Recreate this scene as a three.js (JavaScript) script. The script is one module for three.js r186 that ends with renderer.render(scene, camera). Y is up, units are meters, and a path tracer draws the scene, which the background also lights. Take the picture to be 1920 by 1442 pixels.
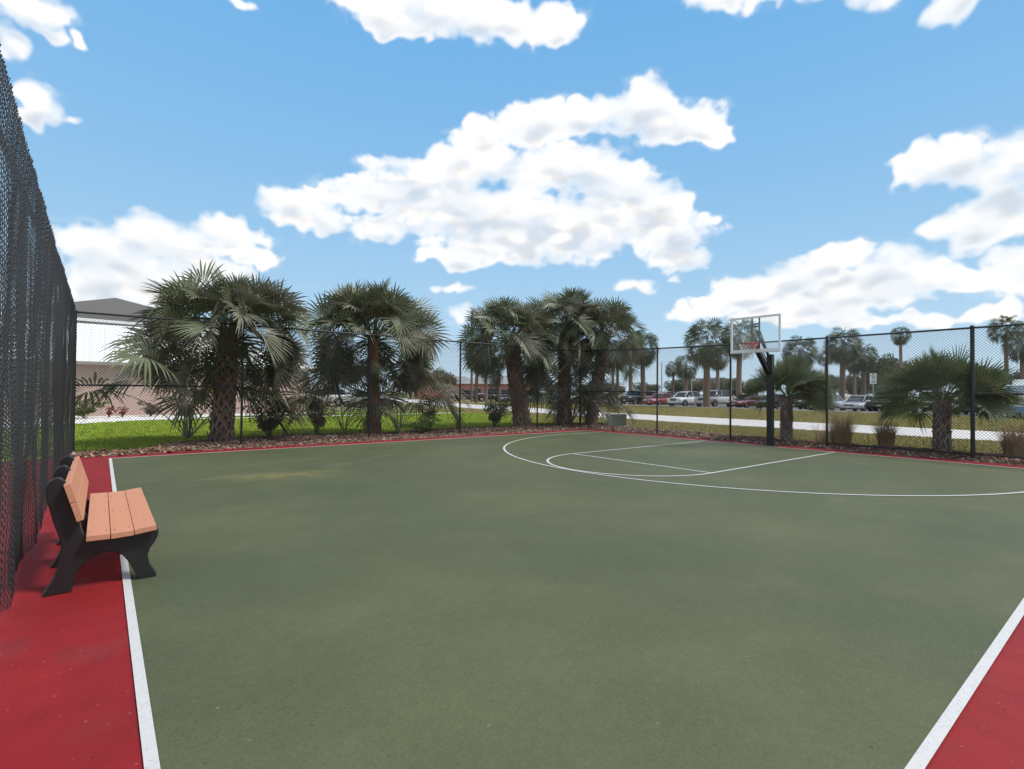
import * as THREE from 'three';
import { mergeGeometries, toCreasedNormals, mergeVertices } from 'three/addons/utils/BufferGeometryUtils.js';
import { RoundedBoxGeometry } from 'three/addons/geometries/RoundedBoxGeometry.js';
import { createNoise3D, createNoise2D, createNoise4D } from 'simplex-noise';

// ------------------------------------------------------------------ random
const rngOf = (seed) => { let a = seed >>> 0; return () => { a = (a + 0x6D2B79F5) | 0; let t = Math.imul(a ^ (a >>> 15), 1 | a); t = (t + Math.imul(t ^ (t >>> 7), 61 | t)) ^ t; return ((t ^ (t >>> 14)) >>> 0) / 4294967296; }; };
const D2R = Math.PI / 180;
const n3 = createNoise3D(rngOf(11)), n2 = createNoise2D(rngOf(12)), n4 = createNoise4D(rngOf(13));
const clamp = (x, a = 0, b = 1) => Math.min(b, Math.max(a, x));
const mix = (a, b, t) => a + (b - a) * t;
const sstep = (a, b, x) => { const t = clamp((x - a) / (b - a)); return t * t * (3 - 2 * t); };
const fbm2 = (x, y, o = 4) => { let s = 0, a = .5, f = 1; for (let i = 0; i < o; i++) { s += a * n2(x * f + i * 7.1, y * f - i * 3.3); a *= .5; f *= 2.03; } return s; };

// ------------------------------------------------------------------ camera, sun, exposure
const scene = new THREE.Scene();
const camera = new THREE.PerspectiveCamera(73.18, 1024 / 769, 0.05, 1500);
camera.position.set(-14.689, 1.490, 7.033);
camera.up.set(-0.014521, 0.999878, 0.005709);
camera.lookAt(-14.689 + 0.621738, 1.490 + 0.013501, 7.033 - 0.783109);
const renderer = new THREE.WebGLRenderer({ antialias: true });
renderer.toneMapping = THREE.LinearToneMapping;
renderer.toneMappingExposure = 1.0;
renderer.shadowMap.enabled = true;
const SUN_AZ = 138, SUN_EL = 54;
const sun = new THREE.DirectionalLight(new THREE.Color(1.0, 0.955, 0.88), 3.8);
sun.position.set(120 * Math.cos(SUN_EL * D2R) * Math.sin(SUN_AZ * D2R), 120 * Math.sin(SUN_EL * D2R), -120 * Math.cos(SUN_EL * D2R) * Math.cos(SUN_AZ * D2R));
sun.castShadow = true; sun.shadow.radius = 22;
sun.shadow.mapSize.set(4096, 4096);
Object.assign(sun.shadow.camera, { left: -60, right: 60, top: 60, bottom: -60, near: 1, far: 320 });
scene.add(sun, sun.target);

// ------------------------------------------------------------------ sky: air and fair-weather cumulus (azimuth, elevation, half widths in degrees)
const CLOUDS = [[15.8,18.3,4.0,2.0,19.0,16.9,2.4,1.5,23.2,20.1,5.5,1.9,28.9,22.1,6.3,2.1,34.7,24.1,5.3,2.4,34.7,27.2,2.2,1.2,40.6,27.6,4.4,2.3,45.9,27.8,3.5,1.9,52.2,28.2,4.9,2.3,56.6,26.3,4.0,1.9,59.2,24.9,1.7,1.0,43.6,23.2,7.0,2.5,49.4,21.4,5.1,2.5,53.4,19.3,3.6,2.5,34.7,19.0,11.6,3.1,45.4,17.9,10.4,3.2,40.7,15.8,11.7,2.1,55.0,16.4,4.6,2.2,56.4,14.0,4.0,1.7,32.4,14.5,3.8,1.4,24.1,16.7,2.5,1.6,58.7,17.7,1.0,0.7],[27.5,36.2,8.6,1.7,34.6,35.9,10.0,1.9,42.3,35.3,3.8,1.4,20.3,35.9,2.7,0.7,25.3,34.8,3.9,1.0],[0.2,12.2,4.0,2.0,4.1,13.4,4.4,1.9,9.4,14.7,3.4,1.8,11.7,12.9,1.8,1.0,2.1,9.8,5.4,2.2,-0.4,8.6,2.9,1.8,7.9,11.5,3.5,1.4],[-4.2,22.1,1.7,1.4,-2.1,21.5,0.8,0.4,-4.7,21.2,1.2,0.9],[-4.8,28.2,2.8,1.2,-5.9,25.7,1.2,1.1,-3.2,27.1,1.2,0.6,-1.3,27.1,0.5,0.5],[63.7,36.3,6.5,2.0,69.5,35.4,5.0,2.0,76.0,33.6,5.0,2.1,79.6,30.6,2.2,1.7],[76.5,19.3,1.5,1.7,79.4,19.0,2.7,1.9,82.0,16.4,2.5,3.2,78.0,13.9,1.3,1.1,80.7,13.7,3.6,2.1,82.9,18.1,1.4,1.7],[58.8,8.6,3.6,1.0,62.8,9.9,3.4,1.8,67.1,11.1,3.6,1.9,70.2,12.3,3.0,1.6,74.2,11.3,2.7,1.8,77.2,10.1,3.2,1.5,80.0,9.7,1.2,1.0,71.8,9.3,7.4,1.6,67.5,7.7,6.3,1.1,73.5,6.8,4.4,0.6],[32.5,11.2,2.8,0.8],[51.7,11.1,2.1,0.8,55.7,11.5,1.0,0.6],[82.2,10.0,1.2,0.7],[81.6,6.5,1.9,0.9,82.5,7.0,1.2,0.8,77.9,6.4,1.7,0.7],[10.5,33.6,2.0,0.5],[32.5,8.4,1.8,1.4],[5.4,7.1,2.5,0.9]];
function makeSky() {
  const W = 3072, H = 1536, data = new Float32Array(W * H * 4), R = rngOf(77);
  const list = CLOUDS.map((c) => { const b = []; for (let i = 0; i < c.length; i += 4) b.push(c.slice(i, i + 4)); return b; });
  for (let k = 0; k < 120; k++) {                       // the same sky goes on all round and overhead
    const az = -14 - R() * 260 + (R() < .18 ? 0 : 0), el = 5 + 70 * Math.pow(R(), 1.25), s = 1.2 + 2.2 * R(), n = 5 + Math.floor(R() * 6), st = 1 / Math.max(.25, Math.cos(el * D2R)), b = [];
    for (let i = 0; i < n; i++) b.push([az + (R() - .5) * 9 * s * st * .6, el + (R() - .35) * 2.2 * s, (1.6 + 2.6 * R()) * s * st * .7, (.6 + .8 * R()) * s]);
    list.push(b);
  }
  for (let k = 0; k < 26; k++) {
    const az = -10 + R() * 100, el = 46 + 40 * R(), s = 1.6 + 2 * R(), st = 1 / Math.max(.25, Math.cos(el * D2R)), b = [];
    for (let i = 0; i < 7; i++) b.push([az + (R() - .5) * 7 * s * st * .6, el + (R() - .4) * 2.4 * s, (1.6 + 2.4 * R()) * s * st * .7, (.8 + .8 * R()) * s]);
    list.push(b);
  }
  const box = list.map((b) => { let e0 = 99, e1 = -99, a0 = 999, a1 = -999; for (const q of b) { e0 = Math.min(e0, q[1] - q[3] * 1.5); e1 = Math.max(e1, q[1] + q[3] * 1.5); a0 = Math.min(a0, q[0] - q[2] * 1.5); a1 = Math.max(a1, q[0] + q[2] * 1.5); } return [a0, a1, e0, e1]; });
  const field = (az, el) => {
    let f = -1;
    for (let c = 0; c < list.length; c++) {
      const bb = box[c]; if (el < bb[2] || el > bb[3]) continue;
      let d = az; while (d < bb[0]) d += 360; while (d > bb[1]) d -= 360; if (d < bb[0]) continue;
      let keep = 1, best = -1; const faint = c > 7 && c < 15 && c !== 11 ? .52 : 0;
      for (const q of list[c]) {
        const x = (d - q[0]) / q[2], y = (el - q[1]) / q[3], r2 = x * x + y * y;
        if (r2 < 2.6) { const v = 1 - r2; if (v > best) best = v; if (v > 0) keep *= 1 - v * .8; }
      }
      const v = (best > 0 ? Math.max(best, 1 - keep) : best) - faint; if (v > f) f = v;
    }
    return f;
  };
  for (let j = 0; j < H; j++) {
    const el = (j + .5) / H * 180 - 90, ce = Math.cos(el * D2R), se = Math.sin(el * D2R);
    const t = clamp(el / 42), low = Math.exp(-Math.max(el, 0) / 9);
    const base = [mix(.40, .145, Math.pow(t, .62)), mix(.68, .425, Math.pow(t, .62)), mix(.90, .80, Math.pow(t, .7))];
    for (let c = 0; c < 3; c++) base[c] = mix(base[c], [.72, .84, .92][c], low * .8);
    for (let i = 0; i < W; i++) {
      const phi = ((i + .5) / W - .5) * 2 * Math.PI, dx = Math.cos(phi) * ce, dz = Math.sin(phi) * ce, o = (j * W + i) * 4;
      let r = base[0], g = base[1], b = base[2];
      if (el > -1) {
        const az = Math.atan2(dx, -dz) / D2R;
        let wx = n3(dx * 9, se * 9, dz * 9) * .9 + n3(dx * 31, se * 31, dz * 31) * .5, wy = n3(dx * 9 + 5, se * 9, dz * 9 + 8) * .4 + n3(dx * 31 + 5, se * 31, dz * 31 + 8) * .35;
        const f = field(az + wx / Math.max(ce, .2), el + wy);
        if (f > -.95) {
          let s = 0, a = .5, k = 12, bil = 0, ba = .5;
          for (let q = 0; q < 7; q++) { const v = n3(dx * k + q * 3, se * k * 1.3, dz * k - q * 5); s += a * v; bil += ba * (1 - Math.abs(v) * 1.8); a *= .57; ba *= .55; k *= 2.08; }
          const soft = sstep(-.6, .4, n3(dx * 7 + 3, se * 11, dz * 7));           // some rims torn to wisps, some firm
          const d = f * .95 + .20 + s * .30 + (bil - .42) * .38;
          const wisp = .34 * sstep(.05, .75, n3(dx * 10 + 40, se * 34, dz * 10) * .6 + s * .7) * sstep(-.95, -.1, f);
          const al = d > 0 ? 1 - Math.exp(-Math.pow(d, 1.35) * mix(7.5, 2.3, soft)) * (1 - wisp) + wisp : wisp;
          if (al > 0) {
            const up = field(az, el + 1.5), lo = sstep(.1, 1, up) * sstep(.3, 1.0, d), sh = clamp(.75 * lo * (.45 + .9 * sstep(-.5, .5, n3(dx * 14, se * 30, dz * 14 + 9))) + .10 * sstep(.0, .5, -s) * sstep(.3, .9, d));
            const w = mix(1.06, .76, sh);
            r = mix(r, w - .07 * sh, al); g = mix(g, w - .005 * sh, al); b = mix(b, w + .07 * sh, al);
          }
        }
      }
      data[o] = r; data[o + 1] = g; data[o + 2] = b; data[o + 3] = 1;
    }
  }
  const tx = new THREE.DataTexture(data, W, H, THREE.RGBAFormat, THREE.FloatType);
  tx.mapping = THREE.EquirectangularReflectionMapping; tx.magFilter = THREE.LinearFilter; tx.minFilter = THREE.LinearFilter; tx.needsUpdate = true;
  return tx;
}
scene.background = makeSky();
scene.environment = scene.background;

// ------------------------------------------------------------------ helpers
const names = {};
function numbered(n) { const k = names[n] = (names[n] ?? -1) + 1; return k ? `${n}_${String(k).padStart(3, '0')}` : n; }
const shade = (m) => { m.castShadow = true; m.receiveShadow = true; return m; };
function tag(o, label, category, group) { o.userData.label = label; o.userData.category = category; if (group) o.userData.group = group; return o; }
function thing(name, label, category, pos = [0, 0, 0], turn = 0, group) { const o = new THREE.Group(); o.name = numbered(name); o.position.set(...pos); o.rotation.y = turn; scene.add(o); return tag(o, label, category, group); }
function single(name, geo, mat, label, category, group) { const m = shade(new THREE.Mesh(geo, mat)); m.name = numbered(name); scene.add(m); return tag(m, label, category, group); }
function part(name, geo, mat, parent) { const m = shade(new THREE.Mesh(geo, mat)); m.name = name; parent.add(m); return m; }
function struct(name, geo, mat) { const m = shade(new THREE.Mesh(geo, mat)); m.name = numbered(name); m.userData.kind = 'structure'; scene.add(m); return m; }
const L = (r, g, b) => new THREE.Color().setRGB(r, g, b);
const std = (c, rough = .8, o = {}) => new THREE.MeshStandardMaterial({ color: c, roughness: rough, ...o });
const M4 = new THREE.Matrix4(), V = (x, y, z) => new THREE.Vector3(x, y, z);
const box = (w, h, d, x = 0, y = 0, z = 0, r = 0) => { const g = r ? new RoundedBoxGeometry(w, h, d, 2, r) : new THREE.BoxGeometry(w, h, d); g.translate(x, y, z); return g; };
const strip = (g) => { const q = g.index ? g.toNonIndexed() : g; for (const k of Object.keys(q.attributes)) if (!['position', 'normal', 'uv'].includes(k)) q.deleteAttribute(k); return q; };
const merge = (list) => mergeGeometries(list.map(strip));
function rod(a, b, r, sides = 6, r2 = r) { const d = b.clone().sub(a), g = new THREE.CylinderGeometry(r2, r, d.length(), sides, 1); g.applyQuaternion(new THREE.Quaternion().setFromUnitVectors(V(0, 1, 0), d.clone().normalize())); g.translate((a.x + b.x) / 2, (a.y + b.y) / 2, (a.z + b.z) / 2); return g; }
function bar(a, b, w, h) { const d = b.clone().sub(a), g = new THREE.BoxGeometry(w, d.length(), h); g.applyQuaternion(new THREE.Quaternion().setFromUnitVectors(V(0, 1, 0), d.clone().normalize())); g.translate((a.x + b.x) / 2, (a.y + b.y) / 2, (a.z + b.z) / 2); return g; }
function raw(pos, col) { const g = new THREE.BufferGeometry(); g.setAttribute('position', new THREE.Float32BufferAttribute(pos, 3)); if (col) g.setAttribute('color', new THREE.Float32BufferAttribute(col, 3)); g.computeVertexNormals(); return g; }
function texture(w, h, fn, srgb = true, rep) {      // fn(u, v) -> [r, g, b], 0..1 in the texture's own space
  const d = new Uint8Array(w * h * 4);
  for (let j = 0; j < h; j++) for (let i = 0; i < w; i++) { const c = fn((i + .5) / w, (j + .5) / h), o = (j * w + i) * 4; d[o] = clamp(c[0]) * 255; d[o + 1] = clamp(c[1]) * 255; d[o + 2] = clamp(c[2]) * 255; d[o + 3] = 255; }
  const t = new THREE.DataTexture(d, w, h); t.magFilter = THREE.LinearFilter; t.minFilter = THREE.LinearMipmapLinearFilter; t.generateMipmaps = true; if (srgb) t.colorSpace = THREE.SRGBColorSpace;
  t.wrapS = t.wrapT = THREE.RepeatWrapping; if (rep) t.repeat.set(...rep); t.needsUpdate = true; return t;
}
const toS = (x) => x <= .0031308 ? 12.92 * x : 1.055 * Math.pow(x, 1 / 2.4) - .055;
const lin = (r, g, b) => [toS(Math.max(r, 0)), toS(Math.max(g, 0)), toS(Math.max(b, 0))];
// a flat sheet with uv in metres
function sheet(x0, x1, z0, z1, y) { const g = new THREE.PlaneGeometry(x1 - x0, z1 - z0); g.rotateX(-Math.PI / 2); g.translate((x0 + x1) / 2, y, (z0 + z1) / 2); metreUV(g); return g; }
function metreUV(g) { const p = g.attributes.position, uv = []; for (let i = 0; i < p.count; i++) uv.push(p.getX(i), -p.getZ(i)); g.setAttribute('uv', new THREE.Float32BufferAttribute(uv, 2)); return g; }
function poly(pts, y) { const s = new THREE.Shape(pts.map(([x, z]) => new THREE.Vector2(x, -z))), g = new THREE.ShapeGeometry(s); g.rotateX(-Math.PI / 2); g.translate(0, y, 0); return metreUV(g); }
// tile-able noise: a torus walk in the noise's space
const tile = (u, v, f, o = 0) => { const a = u * 2 * Math.PI, b = v * 2 * Math.PI, r = f / (2 * Math.PI); return n4(Math.cos(a) * r + o, Math.sin(a) * r - o, Math.cos(b) * r + o * 2, Math.sin(b) * r); };
const noiseTile = texture(512, 512, (u, v) => { const s = .5 + .22 * tile(u, v, 40) + .16 * tile(u, v, 90, 4) + .12 * tile(u, v, 170, 9); return [s, s, s]; }, false);

// ------------------------------------------------------------------ ground sheets
const CX0 = -14.485, CX1 = -.0, CZ0 = -6.81, CZ1 = 6.385;
const bumpOf = (rx, ry) => { const t = noiseTile.clone(); t.repeat.set(rx, ry); t.needsUpdate = true; return t; };
const groundTex = texture(1024, 1024, (u, v) => { const a = tile(u, v, 12), b = tile(u, v, 60, 3), c = tile(u, v, 150, 7), d = clamp(.5 + .4 * a + .3 * b); const g = 1 + .25 * c; return lin(mix(.13, .20, d) * g, mix(.145, .175, d) * g, mix(.045, .075, d) * g); }, true, [1 / 14, 1 / 14]);
struct('ground', sheet(-320, 420, -420, 260, -.07), std(0xffffff, .95, { map: groundTex }));
const lawnTex = texture(1024, 1024, (u, v) => { const a = tile(u, v, 14), b = tile(u, v, 70, 3), c = tile(u, v, 180, 7), g = 1 + .22 * b + .25 * c; return lin(mix(.20, .25, .5 + .5 * a) * g, mix(.28, .33, .5 + .5 * a) * g, .022 * g); }, true, [1 / 6, 1 / 6]);
const lawnMat = std(0xffffff, .95, { map: lawnTex });
struct('lawn', poly([[-40, -8.0], [-40, -29], [-2, -29], [5.4, -27.5], [5.4, -30], [5.0, -9.5], [3.5, -8.6], [-9, -8.0]], -.045), lawnMat);
const dryTex = texture(1024, 1024, (u, v) => { const a = tile(u, v, 16), b = tile(u, v, 80, 3), c = tile(u, v, 200, 7), d = clamp(.5 + .55 * a + .35 * b), g = 1 + .2 * c; return lin(mix(.21, .35, d) * g, mix(.215, .27, d) * g, mix(.065, .13, d) * g); }, true, [1 / 9, 1 / 9]);
const dryMat = std(0xffffff, .95, { map: dryTex });
struct('grass_verge', poly([[1.0, 14], [1.0, -8.4], [5.4, -9.5], [5.4, -34], [11.6, -36], [8.4, -12], [8.2, 14]], -.05), dryMat);
struct('grass_verge', poly([[14.6, 30], [14.9, -16], [19.5, -46], [40, -100], [44, -100], [32.6, -46], [32.6, 30]], -.05), dryMat);
// driveway of pale concrete
const paveTex = texture(1024, 1024, (u, v) => { const a = tile(u, v, 9), b = tile(u, v, 60, 3), c = tile(u, v, 220, 7), g = .53 * (1 + .10 * a + .07 * b + .10 * c); return lin(g * 1.01, g * .975, g * .95); }, true, [1 / 8, 1 / 8]);
const paveMat = std(0xffffff, .85, { map: paveTex, bumpMap: bumpOf(1 / 1.2, 1 / 1.2), bumpScale: .003 });
struct('driveway', poly([[8.2, 40], [8.4, -12], [11.4, -34], [19, -62], [27, -84], [33, -84], [25, -62], [19.2, -45], [14.9, -16], [14.6, 40]], -.036), paveMat);
struct('footpath', poly([[-40, -23.2], [5.3, -23.0], [5.3, -24.3], [-40, -24.5]], -.036), paveMat);
struct('footpath', poly([[5.3, -9.6], [5.3, -34], [5.75, -34], [5.75, -9.3]], -.036), std(L(.28, .24, .19), .9));
// parking lot
const asphaltTex = texture(1024, 1024, (u, v) => { const a = tile(u, v, 8), b = tile(u, v, 60, 3), c = tile(u, v, 240, 7), g = .105 * (1 + .16 * a + .12 * b + .3 * c); return lin(g, g * .99, g * .98); }, true, [1 / 8, 1 / 8]);
struct('parking_lot', poly([[32.4, 30], [32.4, -46], [40, -96], [118, -96], [118, 30]], -.04), std(0xffffff, .9, { map: asphaltTex }));
{ const kerb = []; const pts = [[32.45, 30], [32.45, -46], [39.8, -94]]; for (let i = 0; i < 2; i++) { const a = V(pts[i][0], .03, pts[i][1]), b = V(pts[i + 1][0], .03, pts[i + 1][1]); kerb.push(bar(a, b, .16, .14)); } struct('kerb', merge(kerb), std(L(.5, .48, .45), .85)); }
// court: green play area, red run-off
const courtTex = texture(2048, 1872, (u, v) => {
  const x = CX0 + u * (CX1 - CX0), z = CZ1 - v * (CZ1 - CZ0);
  const a = fbm2(x * .23 + 3, z * .23, 4), b = fbm2(x * .9, z * .9 + 9, 4), c = n2(x * 9, z * 9), e = n2(x * 38, z * 38), f = n2(x * 110, z * 110);
  let g = 1 + .10 * a + .08 * b + .04 * c + .07 * e + .17 * f;
  let k = clamp(.5 + .6 * a + .35 * fbm2(x * .5 + 20, z * .5, 3));         // dust that lies in patches
  let r = mix(.122, .152, k), gg = mix(.150, .168, k), bb = mix(.080, .088, k);
  // pale rain-washed dust tongues
  const w = sstep(.12, .55, fbm2(x * .55 + z * .25 + 31, z * .8 - x * .2, 4)); r = mix(r, .19, w * .28); gg = mix(gg, .20, w * .28); bb = mix(bb, .12, w * .28);
  const st = (px, pz, sx, sz) => Math.exp(-((((x - px) / sx) ** 2) + (((z - pz) / sz) ** 2)));
  const y1 = clamp((st(-12.0, -2.45, .75, .42) + .7 * st(-12.7, -2.7, .4, .3)) * (.75 + .9 * fbm2(x * 1.7, z * 1.7 + 4, 4)));
  r = mix(r, .30, y1 * .75); gg = mix(gg, .27, y1 * .75); bb = mix(bb, .12, y1 * .75);
  const sx0 = -2.49 - (x + 14.16) * .29 + .1 * n2(x * .6, 2), sd = Math.abs(z - sx0 + .25 * n2(x * .4, 7)) , line = (x > -14.2 && x < -9.4 ? 1 : 0) * Math.exp(-((sd / .10) ** 2)) * clamp(.35 + .7 * n2(x * .9, 3.3));
  r = mix(r, .24, line * .5); gg = mix(gg, .25, line * .5); bb = mix(bb, .18, line * .5);
  const sp = n2(x * 23 + 71, z * 23), sp2 = n2(x * 19 - 40, z * 19 + 60); if (sp > .945) { g *= .55; } if (sp2 > .955) { r += .12; gg += .12; bb += .10; }
  return lin(r * g * .565, gg * g * .555, bb * g * .53);
});
{ const g = new THREE.PlaneGeometry(CX1 - CX0, CZ1 - CZ0); g.rotateX(-Math.PI / 2); g.translate((CX0 + CX1) / 2, .006, (CZ0 + CZ1) / 2);
  struct('court_play_surface', g, new THREE.MeshPhysicalMaterial({ roughness: .66, specularIntensity: .5, map: courtTex, bumpMap: bumpOf(48, 44), bumpScale: .0012 })); }
const redTex = texture(1024, 1024, (u, v) => { const a = tile(u, v, 5), b = tile(u, v, 22, 3), c = tile(u, v, 120, 7), d = tile(u, v, 300, 1); let g = 1 + .15 * a + .10 * b + .04 * c + .05 * d, r = .215, gg = .010, bb = .0125; const w = sstep(.15, .75, tile(u, v, 9, 13)); r = mix(r, .175, w * .5); gg = mix(gg, .024, w * .5); bb = mix(bb, .024, w * .5); if (tile(u, v, 95, 31) > .86) { r += .05; gg += .06; bb += .05; } if (tile(u, v, 90, 51) > .86) g *= .5; return lin(r * g, gg * g, bb * g); }, true, [1 / 5, 1 / 5]);
const redMat = new THREE.MeshPhysicalMaterial({ roughness: .66, specularIntensity: .5, map: redTex, bumpMap: bumpOf(1 / .3, 1 / .3), bumpScale: .0012 });
{ const g = box(17.3, .25, 17.2, -7.95, -.125, 1.0); metreUV(g); struct('court_slab', g, redMat); }
const lineMat = std(0xffffff, .6, { map: texture(512, 512, (u, v) => { const g = .50 * (1 + .05 * tile(u, v, 20) + .05 * tile(u, v, 100, 3)) - .16 * sstep(.45, .8, tile(u, v, 45, 8)); return lin(g, g * .995, g); }, true, [1, 1]) });
const LW = .05;
const courtLine = (x0, x1, z0, z1) => struct('court_line', sheet(x0, x1, z0, z1, .0105), lineMat);
courtLine(-14.51 - LW / 2, -14.51 + LW / 2, -6.832 - LW / 2, 6.41 + LW / 2);
courtLine(-LW / 2, LW / 2, -6.832 - LW / 2, 6.41 + LW / 2);
courtLine(-14.51 + LW / 2, -LW / 2, -6.832 - LW / 2, -6.832 + LW / 2);
courtLine(-14.51 + LW / 2, -LW / 2, 6.41 - LW / 2, 6.41 + LW / 2);
for (const s of [-1, 1]) courtLine(-5.79 - LW / 2, -LW / 2, s * 1.805 - LW / 2, s * 1.805 + LW / 2);
courtLine(-5.79 - LW / 2, -5.79 + LW / 2, -1.805 + LW / 2, 1.805 - LW / 2);
function arcLine(cx, r, y) { const g = new THREE.RingGeometry(r - LW / 2, r + LW / 2, 96, 1, Math.PI / 2, Math.PI); g.rotateX(-Math.PI / 2); g.translate(cx, y, 0); metreUV(g); struct('court_line', g, lineMat); }
arcLine(-5.79 - LW / 2, 1.805, .0105); arcLine(-1.70, 5.995, .0135);
for (const s of [-1, 1]) courtLine(-1.70, -LW / 2, s * 5.995 - LW / 2, s * 5.995 + LW / 2);
// ------------------------------------------------------------------ mulch beds (heaped chips of bark)
const mulchTex = texture(1024, 1024, (u, v) => { const a = tile(u, v, 20), b = tile(u, v, 90, 3), c = tile(u, v, 200, 7), d = clamp(.5 + .5 * b + .4 * c), g = 1 + .25 * a; return lin(mix(.06, .21, d) * g, mix(.038, .128, d) * g, mix(.03, .098, d) * g); }, true, [1 / 2.5, 1 / 2.5]);
const mulchMat = std(0xffffff, .95, { map: mulchTex, bumpMap: bumpOf(1 / .6, 1 / .6), bumpScale: .02 });
function bed(x0, x1, z0, z1, edge) {           // edge(t along) moves the outer border
  const nx = 120, nz = 12, g = new THREE.PlaneGeometry(1, 1, nx, nz), p = g.attributes.position, along = x1 - x0 > z1 - z0;
  g.rotateX(-Math.PI / 2);
  for (let i = 0; i < p.count; i++) {
    let u = p.getX(i) + .5, v = p.getZ(i) + .5, x, z, c;
    if (along) { x = mix(x0, x1, u); c = 1 - v; z = mix(z1, z0 + edge(x), c); } else { z = mix(z0, z1, u); c = 1 - v; x = mix(x0, x1 + edge(z), c); }
    const h = -.035 + .085 * Math.pow(Math.sin(Math.PI * clamp(c, .02, .98)), .6) + .03 * n2(x * 1.7, z * 1.7) * sstep(0, .2, c);
    p.setXYZ(i, x, h, z);
  }
  metreUV(g); g.computeVertexNormals(); struct('mulch_bed', g, mulchMat); return g;
}
const edgeBack = (x) => .55 * n2(x * .25, 5) + (x < -13.2 ? 1.9 * sstep(-12.6, -14.4, x) : 0) - .3;
const edgeSide = (z) => .35 * n2(z * .4, 9);
bed(-15.6, 3.6, -10.0, -7.42, edgeBack);
bed(.68, 2.9, -7.4, 9.5, edgeSide);
function scatter(name, geo, mat, list, colors, label, category) {
  const m = shade(new THREE.InstancedMesh(geo, mat, list.length)), q = new THREE.Quaternion(), e = new THREE.Euler();
  list.forEach((t, i) => { e.set(t[4], t[3], t[5]); q.setFromEuler(e); M4.compose(V(t[0], t[1], t[2]), q, V(t[6], t[7] ?? t[6], t[8] ?? t[6])); m.setMatrixAt(i, M4); m.setColorAt(i, colors[i % colors.length]); });
  m.name = numbered(name); m.userData.kind = 'stuff'; scene.add(m); return tag(m, label, category);
}
{ const R = rngOf(5), chips = [], pal = []; for (let i = 0; i < 40; i++) { const t = R(), k = .6 + .8 * R(); pal.push(t < .18 ? L(.40 * k, .34 * k, .29 * k) : t < .5 ? L(.19 * k, .105 * k, .075 * k) : L(.12 * k, .075 * k, .058 * k)); }
  const hB = (x, z, c) => -.035 + .085 * Math.pow(Math.sin(Math.PI * clamp(c, .02, .98)), .6) + .03 * n2(x * 1.7, z * 1.7) * sstep(0, .2, c);
  for (let i = 0; i < 15000; i++) { const x = mix(-15.5, 3.4, R()), c = R(), z = mix(-7.42, -10.0 + edgeBack(x), c); chips.push([x, hB(x, z, c) + .012, z, R() * 6.3, (R() - .5) * 1.1, (R() - .5) * 1.1, .7 + R() * 1.1]); }
  for (let i = 0; i < 11000; i++) { const z = mix(-7.3, 8, R()), c = R(), x = mix(.68, 2.9 + edgeSide(z), 1 - c); chips.push([x, hB(x, z, c) + .012, z, R() * 6.3, (R() - .5) * 1.1, (R() - .5) * 1.1, .7 + R() * 1.1]); }
  scatter('bark_chip', box(.055, .012, .024), std(0xffffff, .9), chips, pal, 'brown bark chips strewn over the beds along the fence', 'mulch'); }
{ const R = rngOf(15), a = []; for (let i = 0; i < 70; i++) a.push([mix(-15.1, -13.0, R()), .03 + .03 * R(), mix(-7.35, -8.3, R()), R() * 6.3, (R() - .5), (R() - .5), .7 + R()]);
  const p = []; for (let i = 0; i < 4; i++) { const t0 = i / 4, t1 = (i + 1) / 4, w0 = .035 * Math.sin(Math.PI * (t0 * .9 + .05)), w1 = .035 * Math.sin(Math.PI * (t1 * .9 + .05)), h0 = .03 * Math.cos(t0 * 5), h1 = .03 * Math.cos(t1 * 5), x0 = t0 * .13 - .065, x1 = t1 * .13 - .065; p.push(x0, h0, -w0, x1, h1, -w1, x1, h1, w1, x0, h0, -w0, x1, h1, w1, x0, h0, w0); }
  scatter('dry_leaf', raw(p), std(0xffffff, .8, { side: 2 }), a, [L(.25, .13, .07), L(.18, .09, .05), L(.33, .2, .12)], 'curled brown dry leaves lying by the corner of the slack fence', 'leaves'); }
// ------------------------------------------------------------------ grass blades on the lawn and verges
function tuft(seed, n, h, spread) { const R = rngOf(seed), p = []; for (let i = 0; i < n; i++) { const a = R() * 6.28, r = R() * spread, x = Math.cos(a) * r, z = Math.sin(a) * r, b = R() * 6.28, w = .006 + .004 * R(), l = h * (.6 + .6 * R()), lean = l * (.2 + .6 * R()), dx = Math.cos(b), dz = Math.sin(b), sx = -dz * w, sz = dx * w, mx = x + dx * lean * .35, mz = z + dz * lean * .35, tx = x + dx * lean, tz = z + dz * lean;
    p.push(x - sx, 0, z - sz, x + sx, 0, z + sz, mx + sx * .8, l * .6, mz + sz * .8, x - sx, 0, z - sz, mx + sx * .8, l * .6, mz + sz * .8, mx - sx * .8, l * .6, mz - sz * .8, mx - sx * .8, l * .6, mz - sz * .8, mx + sx * .8, l * .6, mz + sz * .8, tx, l, tz); } return raw(p); }
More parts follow.
